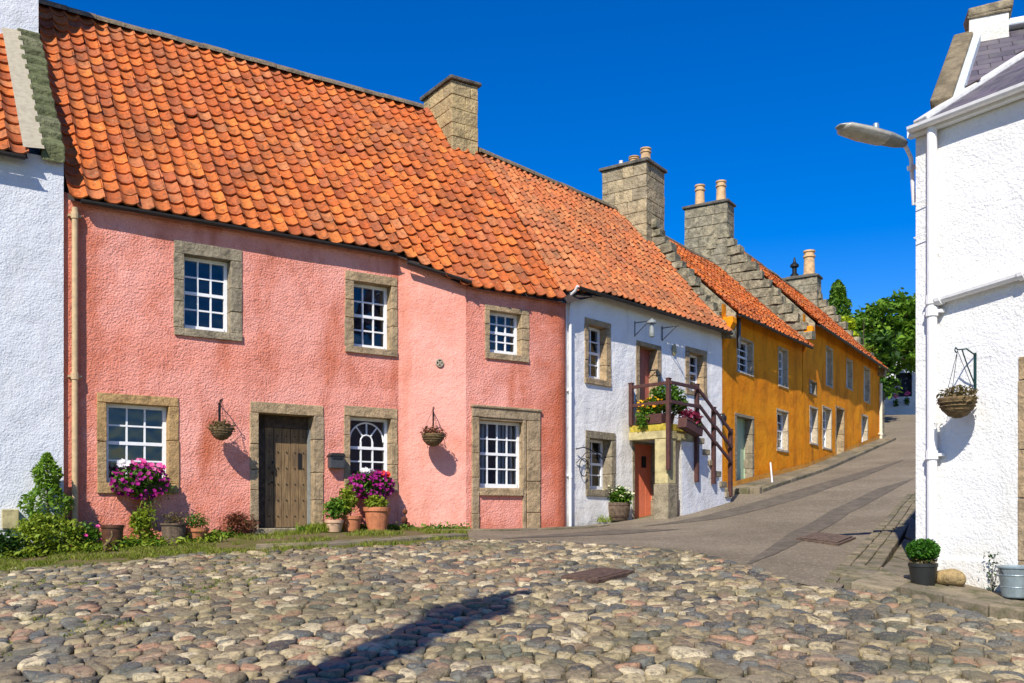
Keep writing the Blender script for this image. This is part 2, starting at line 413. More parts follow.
M['leaf_tree'] = leafmat('sunlit_tree_leaf', [(.09, .20, .014), (.15, .29, .02), (.21, .34, .03), (.07, .15, .012)])  # sunlight put into the colour: brighter greens than the plain leaf
M['leaf_dark'] = leafmat('dark_green_leaf', [(.02, .055, .012), (.035, .085, .014), (.055, .12, .02)])
M['leaf_mid'] = leafmat('mid_green_leaf', [(.05, .125, .014), (.085, .20, .016), (.13, .25, .02), (.045, .10, .012)])
M['leaf_lime'] = leafmat('lime_leaf', [(.36, .46, .015), (.46, .52, .02), (.28, .40, .015)])
M['leaf_box'] = leafmat('box_leaf', [(.03, .11, .01), (.055, .18, .015), (.08, .22, .02)])
M['leaf_yg'] = leafmat('yellow_green_leaf', [(.20, .29, .02), (.30, .36, .03), (.12, .21, .02)])
M['grass'] = leafmat('grass_blade', [(.12, .20, .012), (.22, .29, .02), (.30, .29, .05), (.10, .15, .015), (.34, .28, .10)])
M['heather'] = leafmat('russet_heather', [(.20, .06, .03), (.27, .10, .05), (.14, .05, .03), (.12, .10, .03)])
M['dry'] = leafmat('dry_foliage', [(.20, .15, .06), (.13, .12, .05), (.26, .18, .09), (.10, .12, .04)])
M['fl_purple'] = leafmat('magenta_petal', [(.26, .005, .13), (.38, .008, .20), (.19, .004, .13), (.46, .015, .22)], .2)
M['fl_pink'] = leafmat('pink_petal', [(.80, .22, .42), (.85, .10, .35), (.75, .05, .30)], .2)
M['fl_red'] = leafmat('red_petal', [(.72, .03, .02), (.80, .05, .04)], .2)
M['fl_white'] = leafmat('white_petal', [(.85, .84, .82), (.88, .80, .84)], .2)
M['fl_yellow'] = leafmat('yellow_petal', [(.82, .48, .01), (.80, .30, .01)], .2)
M['fl_crimson'] = leafmat('crimson_leaf', [(.22, .02, .05), (.34, .03, .09), (.16, .02, .04)], .2)
M['fl_cream'] = leafmat('cream_petal', [(.66, .64, .40), (.60, .60, .34), (.72, .70, .5)], .2)

def cobble():
    b = NB('cobblestone')
    c = b.ramp(b.island(), [(0, (.18, .14, .08)), (.12, (.33, .255, .13)), (.25, (.11, .10, .07)), (.33, (.44, .35, .19)), (.42, (.20, .155, .09)),
                            (.52, (.27, .175, .105)), (.59, (.15, .15, .12)), (.67, (.56, .46, .28)), (.74, (.045, .045, .044)), (.83, (.38, .205, .115)), (.87, (.08, .088, .085)), (.93, (.25, .20, .12)), (1, (.12, .10, .07))], 'CONSTANT')
    c = b.mix(b.ramp(b.noise(16, 5, .7), [(.46, 0), (.72, .32)]), c, (.30, .225, .12))
    c = b.mix(b.ramp(b.noise(26, 5, .75), [(.48, 0), (.60, .7)]), c, (.065, .054, .038))
    c = b.mix(b.ramp(b.noise(60, 3, .7), [(.52, 0), (.68, .6)]), c, (.34, .27, .17))
    c = b.mix(b.ramp(b.noise(.8, 5, .65), [(.50, 0), (.66, .38)]), c, (.10, .105, .038))
    n1 = b.bump(b.noise(18, 4, .6), .02, .8)
    b.bump(b.noise(70, 4, .65), .006, .9, n1)
    return b.done(c, b.ramp(b.noise(6, 2), [(.3, .42), (.7, .75)]), spec=.45)
M['cobble'] = cobble()
def bed():
    b = NB('cobble_bed')
    c = b.mix(b.ramp(b.noise(1.2, 5), [(.45, 0), (.62, 1)]), (.06, .045, .03), (.05, .065, .015))
    c = b.mix(b.noise(60, 3), c, (.15, .12, .08)); b.bump(b.noise(60, 3), .01, .8)
    return b.done(c, .95, spec=.1)
M['bed'] = bed()
def asphalt():
    b = NB('worn_asphalt')
    c = b.mix(b.ramp(b.noise(.55, 4, .6), [(.38, 0), (.66, 1)]), (.20, .162, .112), (.30, .248, .175))
    c = b.mix(b.ramp(b.noise(1.7, 6, .75), [(.46, 0), (.66, .4)]), c, (.185, .15, .10))
    c = b.mix(b.ramp(b.voro(15), [(.0, .9), (.33, 0)]), c, (.55, .45, .30))
    c = b.mix(b.ramp(b.noise(7, 6, .8), [(.48, 0), (.64, .38)]), c, (.125, .10, .068))
    c = b.mix(b.ramp(b.noise(70, 3, .7), [(.45, 0), (.7, .6)]), c, (.08, .06, .038))
    b.bump(b.math('ADD', b.noise(45, 4, .7), b.noise(1.4, 2)), .025, .8)
    return b.done(c, .88, spec=.25)
M['asphalt'] = asphalt()
def asphalt_dark():
    b = NB('dark_patched_asphalt')
    c = b.mix(b.ramp(b.noise(4.2, 6, .75), [(.42, 0), (.60, 1)]), (.095, .08, .06), (.155, .128, .094))
    c = b.mix(b.ramp(b.noise(80, 3, .7), [(.5, 0), (.7, .5)]), c, (.22, .175, .12))
    b.bump(b.noise(80, 3, .7), .008, .7)
    return b.done(c, .9, spec=.25)
M['asphalt_dark'] = asphalt_dark()
def slab():
    b = NB('paving_slab')
    c = b.ramp(b.island(), [(0, (.22, .18, .12)), (.35, (.28, .225, .145)), (.6, (.17, .145, .105)), (1, (.24, .19, .125))])
    c = b.mix(b.ramp(b.noise(4, 5, .7), [(.45, 0), (.62, .8)]), c, (.085, .085, .035))
    c = b.mix(b.ramp(b.noise(30, 4, .7), [(.5, 0), (.7, .5)]), c, (.09, .075, .055))
    b.bump(b.noise(22, 5, .7), .015, .8)
    return b.done(c, .88, spec=.25)
M['slab'] = slab()
def earth():
    b = NB('earth_and_turf')
    c = b.mix(b.ramp(b.noise(1.5, 5), [(.42, 0), (.6, 1)]), (.10, .10, .025), (.155, .115, .06))
    b.bump(b.noise(25, 4), .03, .8)
    return b.done(c, .95, spec=.1)
M['earth'] = earth()

# ------------------------------------------------------------------ building parts
def blocks_rect(mb, x0, x1, z0, z1, ix0, ix1, iz0, iz1, yf, yb, n=3, j=.004, sill=True):
    """dressed stones round an opening: lintel, jambs in n courses, sill"""
    mb.box(x0, x1, yf, yb, iz1, z1, j=j)
    if sill: mb.box(x0, x1, yf - .015, yb, z0, iz0, j=j)
    zb = iz0 if sill else z0
    for a, b in ((x0, ix0), (ix1, x1)):
        if b - a < .015: continue
        hs = [random.uniform(.7, 1.3) for _ in range(n)]; t = sum(hs); z = zb
        for q, h in enumerate(hs):
            zz = z + (iz1 - zb) * h / t
            w = random.uniform(0, .012)
            mb.box(a - (w if a == x0 else 0), b + (w if b == x1 else 0), yf + random.uniform(0, .006), yb, z + .004, zz - .004, j=j)
            z = zz
def sash(parent, x0, x1, z0, z1, y, cols, rows, arch=False, curtain=0):
    """sliding sash: parent is the house; returns the window part"""
    m = MB(); e = .05; d = .05
    zm = (z0 + z1) / 2
    m.box(x0, x0 + e, y, y + d + .03, z0, z1); m.box(x1 - e, x1, y, y + d + .03, z0, z1)
    m.box(x0 + e, x1 - e, y, y + d + .03, z1 - e, z1); m.box(x0 + e, x1 - e, y - .012, y + d + .03, z0, z0 + e * 1.5)
    ix0, ix1 = x0 + e, x1 - e
    for k in range(1, cols):
        x = ix0 + (ix1 - ix0) * k / cols
        top = z1 - e if not arch else z0 + (z1 - z0) * .62
        m.box(x - .012, x + .012, y + .012, y + d, z0 + e * 1.5, top)
    for k in range(1, rows):
        z = z0 + e * 1.5 + (z1 - z0 - e * 2.5) * k / rows
        if arch and z > z0 + (z1 - z0) * .66: continue
        h = .024 if (k * 2 == rows) else .012
        m.box(ix0, ix1, y + (.004 if k * 2 == rows else .014), y + d - .004, z - h, z + h)
    if arch:
        zc = z0 + (z1 - z0) * .62; w = ix1 - ix0; cx = (ix0 + ix1) / 2
        def arc(r, a0, a1, n=14): return [(cx + r * math.cos(a0 + (a1 - a0) * i / n), y + .03, zc + r * math.sin(a0 + (a1 - a0) * i / n)) for i in range(n + 1)]
        m.tube(arc(w / 6, 0, math.pi), .013, 6); m.tube(arc(w / 2 - .01, 0, math.pi, 20), .015, 6)
        for a in (.9, 1.57, 2.24):
            m.beam((cx + w / 6 * math.cos(a), y + .03, zc + w / 6 * math.sin(a)), (cx + (w / 2) * math.cos(a), y + .03, zc + (w / 2) * math.sin(a)), .022, .022)
    win = m.build('window', M['paint_white'], parent)
    p = MB(); p.add([(x0 + .02, y + .035, z0 + .02), (x1 - .02, y + .035, z0 + .02), (x1 - .02, y + .035, z1 - .02), (x0 + .02, y + .035, z1 - .02)], [(0, 1, 2, 3)])
    p.build('pane', M['glass'], win)
    if curtain:
        for s in ((0, 1) if curtain == 2 else (1,)):
            V, Fq = [], []
            n = 24; w = (x1 - x0) * .36
            for i in range(n + 1):
                t = i / n; xx = (x0 + .03 + w * t) if s == 0 else (x1 - .03 - w * t)
                yy = y + .14 + .025 * math.sin(t * 26) + .01 * math.sin(t * 61)
                V += [(xx, yy, z0), (xx, yy, z1)]
            for i in range(n): Fq.append((2*i, 2*i+2, 2*i+3, 2*i+1))
            np_mesh('curtain', V, np.array(Fq), M['curtain'], win, smooth=True)
    return win
class House:
    """collects openings of facade walls and builds walls, windows and doors"""
    def __init__(s, fr, root): s.fr = fr; s.root = root
    def window(s, outer, inner, y=0.0, cols=3, rows=4, mat='sand', depth=.13, n=3, arch=False, curtain=0, sill=True, proud=.02, base=None):
        """outer / inner: pixel rects; returns the hole in wall coordinates"""
        x0, x1, z0, z1 = s.fr.rect(*outer, y=y); a, b, c, d = s.fr.rect(*inner, y=y)
        win = sash(s.root, a + .002, b - .002, c + .002, d - .002, y + depth, cols, rows, arch, curtain)
        m = MB()
        blocks_rect(m, x0, x1, z0, z1, a, b, c, d, y - proud, y + depth + .09, n, sill=sill)
        m.build('stone_surround', M[mat], win, bevel=.008)
        return (x0 + .015, x1 - .015, z0 + .015, z1 - .015)
def tiles(name, parent, xl, xr, ridge_y, ridge_z, tanp, eave, mat, col_w=.235, gauge=.275, sag=.02, seed=1, amp=.028, fan=True, warp=None):
    """pantiled slope in a house frame. xl(b), xr(b): x limits at slope fraction b (0 ridge, 1 eave); eave(x): local y of the tile edge"""
    r = np.random.default_rng(seed)
    cosp = 1 / math.sqrt(1 + tanp * tanp); sinp = tanp * cosp
    e0 = eave((xl(1) + xr(1)) / 2)
    Ls = (ridge_y - e0) / cosp
    rows = int(round(Ls / gauge))
    xmin, xmax = min(xl(0), xl(1)), max(xr(0), xr(1))
    cols = int(round((xmax - xmin) / col_w)); col_w = (xmax - xmin) / cols
    A = np.linspace(0, 1, 9); Bq = np.array([0, .5, 1, 1.0]); lip = np.array([0, 0, 0, -.028])
    prof = amp * np.cos(2 * np.pi * A + .7 * np.sin(2 * np.pi * A))
    quad = []
    for j in range(3):
        for i in range(8): quad.append((j*9+i, (j+1)*9+i, (j+1)*9+i+1, j*9+i+1))
    quad = np.array(quad)
    V, Fq = [], []
    nv = 0
    for c in range(cols):
        xc = xmin + c * col_w
        Lx = (ridge_y - eave(xc + col_w / 2)) / cosp
        gx = Lx / rows
        for j in range(rows):
            b = (j + .5) / rows
            lo, hi = xl(b), xr(b)
            jx, js, jz, rot = r.normal(0, .007), r.normal(0, .012), abs(r.normal(0, .007)), r.normal(0, .028)
            if r.random() < .02: js += r.uniform(.02, .05); rot += r.normal(0, .05)
            s0, s1 = j * gx - .05, (j + 1) * gx + js
            a = A[None, :]; bb = Bq[:, None]
            bl = (j + bb) / rows
            fr0 = (xc + jx - xmin) / (xmax - xmin); fr1 = (xc + jx + col_w * 1.06 - xmin) / (xmax - xmin)
            lov, hiv = xl(bl), xr(bl)
            if fan: X = lov + (hiv - lov) * (fr0 + (fr1 - fr0) * a) + rot * (bb - .5) * gx
            else: X = xc + jx + (col_w * 1.06) * a + rot * (bb - .5) * gx
            S = s0 + (s1 - s0) * bb + 0 * a
            S = S + rot * (a - .5) * col_w
            H = prof[None, :] + .012 + (.036 + 0 * jz) * bb + lip[:, None] + jz
            sg = np.array([mnoise.noise((float(xx) * .55, float(S[0, 0]) * .55, seed * 3.1)) for xx in (xc, xc + col_w)])
            H = H + sag * (sg[0] + (sg[1] - sg[0]) * a) * 1.5
            if warp: H = H + warp(X, S / max(Lx, .1))
            Y = ridge_y - S * cosp - H * sinp
            Z = ridge_z - S * sinp + H * cosp
            V.append(np.stack([X + 0 * bb, Y, Z], -1).reshape(-1, 3)); Fq.append(quad + nv); nv += 36
    V = np.concatenate(V); Fq = np.concatenate(Fq); mi = np.zeros(len(Fq), int)
    # deck under the tiles and the plain back slope
    xs = np.linspace(xmin, xmax, 24)
    dv, df, base = [], [], len(V)
    for x in xs:
        b1 = eave(x) + .02
        xa = min(max(x, xl(0)), xr(0)); xb = min(max(x, xl(1)), xr(1))
        wz = float(warp(np.array(xb), 1.0)) * 1.6 if warp else 0.0
        dv += [(xa, ridge_y, ridge_z - .06), (xb, b1, ridge_z - (ridge_y - b1) * tanp - .06 + wz), (xa, ridge_y * 2 + .2, ridge_z - (ridge_y + .2) * tanp - .02)]
    for i in range(len(xs) - 1):
        q = base + 3 * i
        df += [(q, q + 1, q + 4, q + 3), (q + 2, q, q + 3, q + 5)]
    V = np.r_[V, np.array(dv)]; Fq = np.r_[Fq, np.array(df)]; mi = np.r_[mi, np.ones(len(df), int)]
    o = np_mesh(name, V, Fq, [M[mat], M['deck']], parent, smooth=True, mi=mi)
    try: o.data.set_sharp_from_angle(angle=1.0)
    except Exception: pass
    return o
def ridge_tiles(parent, x0, x1, y, z, mat='ridge', r=.13, L=.45):
    m = MB(); n = max(1, int((x1 - x0) / L)); L = (x1 - x0) / n
    for i in range(n):
        a, b = x0 + i * L, x0 + (i + 1) * L - .008
        dz = random.uniform(-.01, .01); rr = r * random.uniform(.95, 1.05); vs = []
        for x in (a, b):
            for k in range(9):
                t = math.pi * k / 8
                vs.append((x, y - rr * 1.15 * math.cos(t), z - .08 + dz + rr * 1.05 * math.sin(t)))
        m.add(vs, [(k, k + 1, 9 + k + 1, 9 + k) for k in range(8)] + [tuple(range(9))[::-1], tuple(range(9, 18))])
    return m.build('ridge', M[mat], parent, smooth=False)
def masonry(mb, x0, x1, y0, y1, z0, z1, course=.27, depth=.10, j=.010, lmin=.22, lmax=.55):
    """ashlar shell of separate blocks round a core"""
    mb.box(x0 + .025, x1 - .025, y0 + .025, y1 - .025, z0, z1 - .01, mi=1)
    n = max(1, int(round((z1 - z0) / course))); c = (z1 - z0) / n
    for k in range(n):
        za, zb = z0 + k * c, z0 + (k + 1) * c - .008
        for side in range(4):
            L = (x1 - x0) if side < 2 else (y1 - y0)
            p = 0.0; flip = k % 2
            while p < L - .02:
                w = min(random.uniform(lmin, lmax), L - p)
                if L - p - w < .14: w = L - p
                a, b = p + .003, p + w - .003; o = random.uniform(-.004, j)
                if side == 0: mb.box(x0 + a, x0 + b, y0 - o, y0 + depth, za, zb, j=.005)
                elif side == 1: mb.box(x0 + a, x0 + b, y1 - depth, y1 + o, za, zb, j=.005)
                elif side == 2: mb.box(x0 - o, x0 + depth, y0 + a, y0 + b, za + .001, zb - .001, j=.005)
                else: mb.box(x1 - depth, x1 + o, y0 + a, y0 + b, za + .001, zb - .001, j=.005)
                p += w
def chimney(parent, x0, x1, y0, y1, z0, z1, mat, pots=(), cope=.09, course=.27, over=.06):
    m = MB(); masonry(m, x0, x1, y0, y1, z0, z1, course)
    ch = m.build('chimney', [M[mat], M['mortar']], parent, bevel=.012)
    if cope:
        c = MB(); c.box(x0 - over, x1 + over, y0 - over, y1 + over, z1, z1 + cope, j=.008)
        c.box(x0 + .05, x1 - .05, y0 + .05, y1 - .05, z1 + cope, z1 + cope + .05, j=.01)
        c.build('cope', M['cope'], ch, bevel=.015)
    for (px_, py_, r, h, pm) in pots:
        p = MB(); q = z1 + cope + .02
        p.lathe([(r * 1.12, 0), (r * 1.12, h * .08), (r, h * .1), (r * .9, h * .72), (r * 1.08, h * .74), (r * 1.08, h * .8), (r * .88, h * .82), (r * .9, h * .93), (r * 1.06, h * .94), (r * 1.06, h), (r * .75, h), (r * .75, h * .8)], (px_, py_, q), 18)
        p.build('chimney_pot', M[pm], ch, smooth=False)
    return ch
def crow_steps(parent, x0, x1, yf, zf, yr, zr, rise=.30, infill=True, both=True, drop=.9, core='mortar', mat='crow'):
    """stepped gable between (yf, zf) at the eave and (yr, zr) at the chimney"""
    m = MB(); n = max(2, int(round((zr - zf) / rise))); run = (yr - yf) / n; h = (zr - zf) / n
    for s in ((1, -1) if both else (1,)):
        for k in range(n):
            a, b = yf + run * k - random.uniform(.0, .08), yf + run * (k + 1) + random.uniform(.05, .14)
            z1 = zf + h * (k + 1); z0 = z1 - h * .98
            if s < 0: a, b = 2 * yr - b, 2 * yr - a
            dx = random.uniform(0, .03)
            m.box(x0 - .02 - dx, x1 + .02 + dx * .5, a, b, z0, z1 - random.uniform(.0, .05), j=.026)
            # rubble courses behind each step
            if infill:
                c, e = (b - .06, yr + .05) if s > 0 else (2 * yr - yr - .05, a + .06)
                zz = z0
                p = c
                while p < e - .03:
                    w = min(random.uniform(.22, .5), e - p)
                    m.box(x0 + random.uniform(-.008, .008), x1 + random.uniform(-.008, .008), p + .004, p + w - .004, zz, z1 - .012, j=.006)
                    p += w
    o = m.build('crow_steps', M[mat], parent, bevel=.045)
    return o
def gable_fill(mb, x, yf, zf, yr, zr, z0, mi=0, yb=None):
    yb = 2 * yr - yf if yb is None else yb
    mb.add([(x, yf, z0), (x, yb, z0), (x, yb, zf), (x, yr, zr), (x, yf, zf)], [(0, 1, 2, 3, 4)], mi)
def gutter(parent, pts, r=.055, mat='gutter'):
    m = MB(); pts = [Vector(p) for p in pts]
    for a, b in zip(pts[:-1], pts[1:]):
        vs = []
        d = (b - a); d.z = 0; d.normalize(); q = Vector((d.y, -d.x, 0))
        for p in (a, b):
            for k in range(7):
                t = math.pi * k / 6
                vs.append(p + q * (-math.cos(t) * r) + Vector((0, 0, -math.sin(t) * r)))
            for k in range(6, -1, -1):
                t = math.pi * k / 6
                vs.append(p + q * (-math.cos(t) * (r - .008)) + Vector((0, 0, -math.sin(t) * (r - .008))))
        n = 14
        m.add(vs, [(k, (k + 1) % n, n + (k + 1) % n, n + k) for k in range(n)] + [tuple(range(n))[::-1], tuple(range(n, 2 * n))])
    return m.build('gutter', M[mat], parent)
def downpipe(parent, x, y, z0, z1, r=.04, mat='pipe_tan', joints=(), name='downpipe'):
    m = MB(); m.tube([(x, y, z0), (x, y, z1)], r, 12)
    for z in joints:
        m.tube([(x, y, z - .045), (x, y, z + .045)], r * 1.28, 12); m.box(x - r * 2, x + r * 2, y, y + .07, z - .015, z + .015)
    return m.build(name, M[mat], parent, smooth=False)

# ------------------------------------------------------------------ vegetation
def rand_dirs(n, r=rng):
    d = r.normal(size=(n, 3)); return d / np.linalg.norm(d, axis=1, keepdims=True)
def blob(c, rad, n, shell=.55, r=rng, zmin=-9):
    d = rand_dirs(n, r); q = (shell + (1 - shell) * r.random(n)) ** 1.0
    p = d * q[:, None] * np.array(rad) + np.array(c)
    return p
def leafmesh(name, P, size, mat, parent=None, aspect=.5, up=.3, r=rng, droop=0.0, var=.35):
    """many small folded leaves, one per point"""
    P = np.asarray(P, float); n = len(P)
    nrm = rand_dirs(n, r); nrm[:, 2] = np.abs(nrm[:, 2]) + up; nrm /= np.linalg.norm(nrm, axis=1, keepdims=True)
    t = np.cross(nrm, rand_dirs(n, r)); t /= np.linalg.norm(t, axis=1, keepdims=True) + 1e-9
    if droop: t[:, 2] -= droop; t /= np.linalg.norm(t, axis=1, keepdims=True)
    bt = np.cross(nrm, t); bt /= np.linalg.norm(bt, axis=1, keepdims=True) + 1e-9
    s = (size * (1 + r.normal(0, var, n)).clip(.4, 2))[:, None]
    a = P - t * s * .5; c = P + t * s * .5
    l = P + bt * s * aspect * .5 + nrm * s * .12; q = P - bt * s * aspect * .5 + nrm * s * .12
    V = np.stack([a, l, c, q], 1).reshape(-1, 3)
    i = np.arange(n)[:, None] * 4
    return np_mesh(name, V, i + np.array([[0, 1, 2, 3]]), M[mat], parent)
def flowermesh(name, P, size, mat, parent=None, out=(0, -1, .5), r=rng, spread=.6):
    P = np.asarray(P, float); n = len(P)
    nrm = rand_dirs(n, r) * spread + np.array(out); nrm /= np.linalg.norm(nrm, axis=1, keepdims=True)
    t = np.cross(nrm, rand_dirs(n, r)); t /= np.linalg.norm(t, axis=1, keepdims=True) + 1e-9
    bt = np.cross(nrm, t)
    s = (size * r.uniform(.7, 1.25, n))[:, None]
    V = [P - nrm * s * .12]
    for k in range(10):
        a = 2 * math.pi * k / 10; rad = .5 if k % 2 == 0 else .36
        V.append(P + (t * math.cos(a) + bt * math.sin(a)) * s * rad + nrm * s * .06)
    V = np.stack(V, 1).reshape(-1, 3); i = np.arange(n)[:, None] * 11
    tri = np.concatenate([i + np.array([[0, 1 + k, 1 + (k + 1) % 10]]) for k in range(10)])
    return np_mesh(name, V, tri, M[mat], parent)
def blades(name, P, h, w, mat, parent=None, r=rng, lean=.35, kind=None):
    P = np.asarray(P, float); n = len(P)
    a = r.uniform(0, 2 * math.pi, n); side = np.stack([np.cos(a), np.sin(a), 0 * a], 1)
    hh = (h * r.uniform(.5, 1.4, n))[:, None]
    ld = r.normal(0, lean, (n, 3)); ld[:, 2] = 1
    m = P + ld * hh * .55; ld2 = ld * np.array([2.2, 2.2, 1]); tip = P + ld2 * hh
    V = np.stack([P - side * w, P + side * w, m + side * w * .7, m - side * w * .7, tip], 1).reshape(-1, 3)
    i = np.arange(n)[:, None] * 5
    o = np_mesh(name, V, [i + np.array([[0, 1, 2, 3]]), i + np.array([[3, 2, 4]])], M[mat], parent)
    if kind: o['kind'] = kind
    return o
def stems(parent, base, tops, r=.006, mat='bark', name='stem'):
    m = MB()
    for t in tops:
        b, t = Vector(base), Vector(t)
        mid = (b + t) / 2 + Vector((random.uniform(-.03, .03), random.uniform(-.03, .03), .02))
        m.tube([b, mid, t], [r, r * .8, r * .4], 5)
    return m.build(name, M[mat], parent)
def pot_thing(name, label, cat, loc, prof, mat, soil_r, soil_z, group=None, ribs=0, wob=0.0):
    """a pot with soil; returns the root"""
    t = thing(name, label, cat, loc, random.uniform(0, 6), group)
    m = MB(); m.lathe(prof, (0, 0, 0), 28)
    m.build('pot', M[mat], t, smooth=False, bevel=0)
    s = MB(); s.lathe([(soil_r, soil_z - .02), (soil_r, soil_z)], (0, 0, 0), 20); s.build('soil', M['soil'], t)
    return t
def pot_prof(r0, r1, h, rim=.035, th=.015):
    return [(r0, 0), (r1 * .97, h - rim), (r1 * 1.06, h - rim + .003), (r1 * 1.08, h), (r1 * 1.08 - th, h), (r1 * .9, h - rim - .02), (r0 * .85, .03)]
def basket(fr, hook, ctr, wall_y, label, group, mat_leaf='dry', flowers=None, r=.17, iron='iron', depth=.33, kind='scroll'):
    """hanging basket on a wall bracket. hook: pixel of the bracket top on the wall; ctr: pixel of the basket body centre"""
    x, z = fr.px(*hook, y=wall_y)
    xb, zb = fr.px(*ctr, y=wall_y - depth)
    t = thing('hanging_basket', label, 'hanging basket', fr.w(x, wall_y, z), fr.ang, group)
    zb -= z; D = -depth; dx = xb - x
    b = MB()
    b.box(-.012, .012, -.012, 0.0, -.36, .02)
    pts = [(0, -.01, 0), (dx * .5, D * .5, .05), (dx, D, .03)]
    b.tube(pts, .008, 6); b.tube([(0, -.01, -.30), (dx * .4, D * .45, -.12), (dx * .75, D * .75, .035)], .007, 6)
    b.tube([(dx, D, .03), (dx, D - .03, .05), (dx, D - .045, .02), (dx, D - .02, 0)], .007, 6)
    b.build('bracket', M[iron], t)
    c = MB()
    for k in range(3):
        a = k * 2.1 + .4
        c.tube([(dx, D, .02), (dx + r * .95 * math.cos(a), D + r * .95 * math.sin(a), zb + .05)], .003, 5)
    c.build('chain', M['iron'], t)
    m = MB(); m.lathe([(.02, zb - r * .85), (r * .5, zb - r * .72), (r * .85, zb - r * .35), (r, zb + .03), (r * 1.03, zb + .05), (r * .95, zb + .05), (r * .9, zb)], (dx, D, 0), 22, wob=.02)
    for q in range(5):
        zz = zb - r * .8 + q * r * .2; rr = r * math.sqrt(max(.05, 1 - ((zb + .03 - zz) / (r * .9)) ** 2)) * 1.02
        m.tube([(dx + rr * math.cos(a), D + rr * math.sin(a), zz) for a in np.linspace(0, 2 * math.pi, 19)], .006, 5, cap=False)
    m.build('basket', M['wicker'], t, smooth=True)
    P = np.r_[blob((dx, D, zb + r * .45), (r * 1.15, r * 1.1, r * .55), 420, .2), blob((dx + r * .6, D - .03, zb + r * .1), (r * .7, r * .6, r * .5), 120, .2), blob((dx - r * .6, D, zb + r * .2), (r * .6, r * .6, r * .45), 120, .2)]
    leafmesh('foliage', P, .05, mat_leaf, t, aspect=.35)
    if flowers:
        P = blob((dx, D - .02, zb + r * .6), (r * 1.1, r * 1.0, r * .5), 60, .7)
        flowermesh('flowers', P, .03, flowers, t)
    return t

# ================================================================== GROUND
def grid_sheet(name, x0, x1, y0, y1, step, dz, mat, kind='structure'):
    nx, ny = int((x1 - x0) / step) + 1, int((y1 - y0) / step) + 1
    X, Y = np.meshgrid(np.linspace(x0, x1, nx), np.linspace(y0, y1, ny)); Z = g(X, Y) + dz
    V = np.stack([X, Y, Z], -1).reshape(-1, 3)
    i = (np.arange(ny - 1)[:, None] * nx + np.arange(nx - 1)[None, :]).ravel()
    o = np_mesh(name, V, np.stack([i, i + 1, i + nx + 1, i + nx], 1), mat, smooth=True)
    return tag(o, kind=kind)
# one ground sheet to the horizon: fine in the middle, coarse outwards
def ground_sheet():
    a = np.r_[-200, -150, -110, -80, -60, -45, -36, np.arange(-30, 46, .6), 52, 60, 75, 95, 120, 150, 200.]
    b = np.r_[-200, -150, -100, -70, -45, -30, -20, np.arange(-14, 72, .6), 78, 86, 96, 115, 150, 200.]
    X, Y = np.meshgrid(a, b); Z = g(X, Y) - .07
    V = np.stack([X, Y, Z], -1).reshape(-1, 3); nx = len(a); ny = len(b)
    i = (np.arange(ny - 1)[:, None] * nx + np.arange(nx - 1)[None, :]).ravel()
    return tag(np_mesh('ground', V, np.stack([i, i + 1, i + nx + 1, i + nx], 1), M['earth'], smooth=True), kind='structure')
ground_sheet()
def clip(poly, a, b, c):
    """keep the part of poly where a*x+b*y<=c"""
    out = []
    n = len(poly)
    for i in range(n):
        p, q = poly[i], poly[(i + 1) % n]
        dp, dq = a * p[0] + b * p[1] - c, a * q[0] + b * q[1] - c
        if dp <= 0: out.append(p)
        if (dp < 0 < dq) or (dq < 0 < dp):
            t = dp / (dp - dq); out.append((p[0] + (q[0] - p[0]) * t, p[1] + (q[1] - p[1]) * t))
    return out
def region(name, poly, cell, dz, mat, kind='structure'):
    poly = [(p[0], p[1]) for p in poly]
    xs = [p[0] for p in poly]; ys = [p[1] for p in poly]
    mb_v, mb_f = [], []
    for i in range(int(math.floor(min(xs) / cell)), int(math.ceil(max(xs) / cell))):
        col = clip(clip(poly, -1, 0, -i * cell), 1, 0, (i + 1) * cell)
        if len(col) < 3: continue
        for k in range(int(math.floor(min(ys) / cell)), int(math.ceil(max(ys) / cell))):
            c = clip(clip(col, 0, -1, -k * cell), 0, 1, (k + 1) * cell)
            if len(c) < 3: continue
            ar = sum(c[q][0] * c[(q+1) % len(c)][1] - c[(q+1) % len(c)][0] * c[q][1] for q in range(len(c)))
            if abs(ar) < 1e-6: continue
            n = len(mb_v); mb_v += c
            mb_f.append(tuple(range(n, n + len(c))) if ar > 0 else tuple(range(n + len(c) - 1, n - 1, -1)))
    P = np.array(mb_v); Z = g(P[:, 0], P[:, 1]) + dz
    me = bpy.data.meshes.new(name); me.from_pydata([(a, b, c) for (a, b), c in zip(mb_v, Z)], [], mb_f); me.materials.append(mat)
    o = bpy.data.objects.new(name, me); COL.objects.link(o)
    return tag(o, kind=kind)
def inside(poly, x, y):
    x = np.asarray(x); y = np.asarray(y); r = np.zeros(x.shape, bool); n = len(poly)
    for i in range(n):
        (x0, y0), (x1, y1) = poly[i][:2], poly[(i + 1) % n][:2]
        if y0 == y1: continue
        c = ((y0 > y) != (y1 > y)) & (x < (x1 - x0) * (y - y0) / (y1 - y0) + x0); r ^= c
    return r

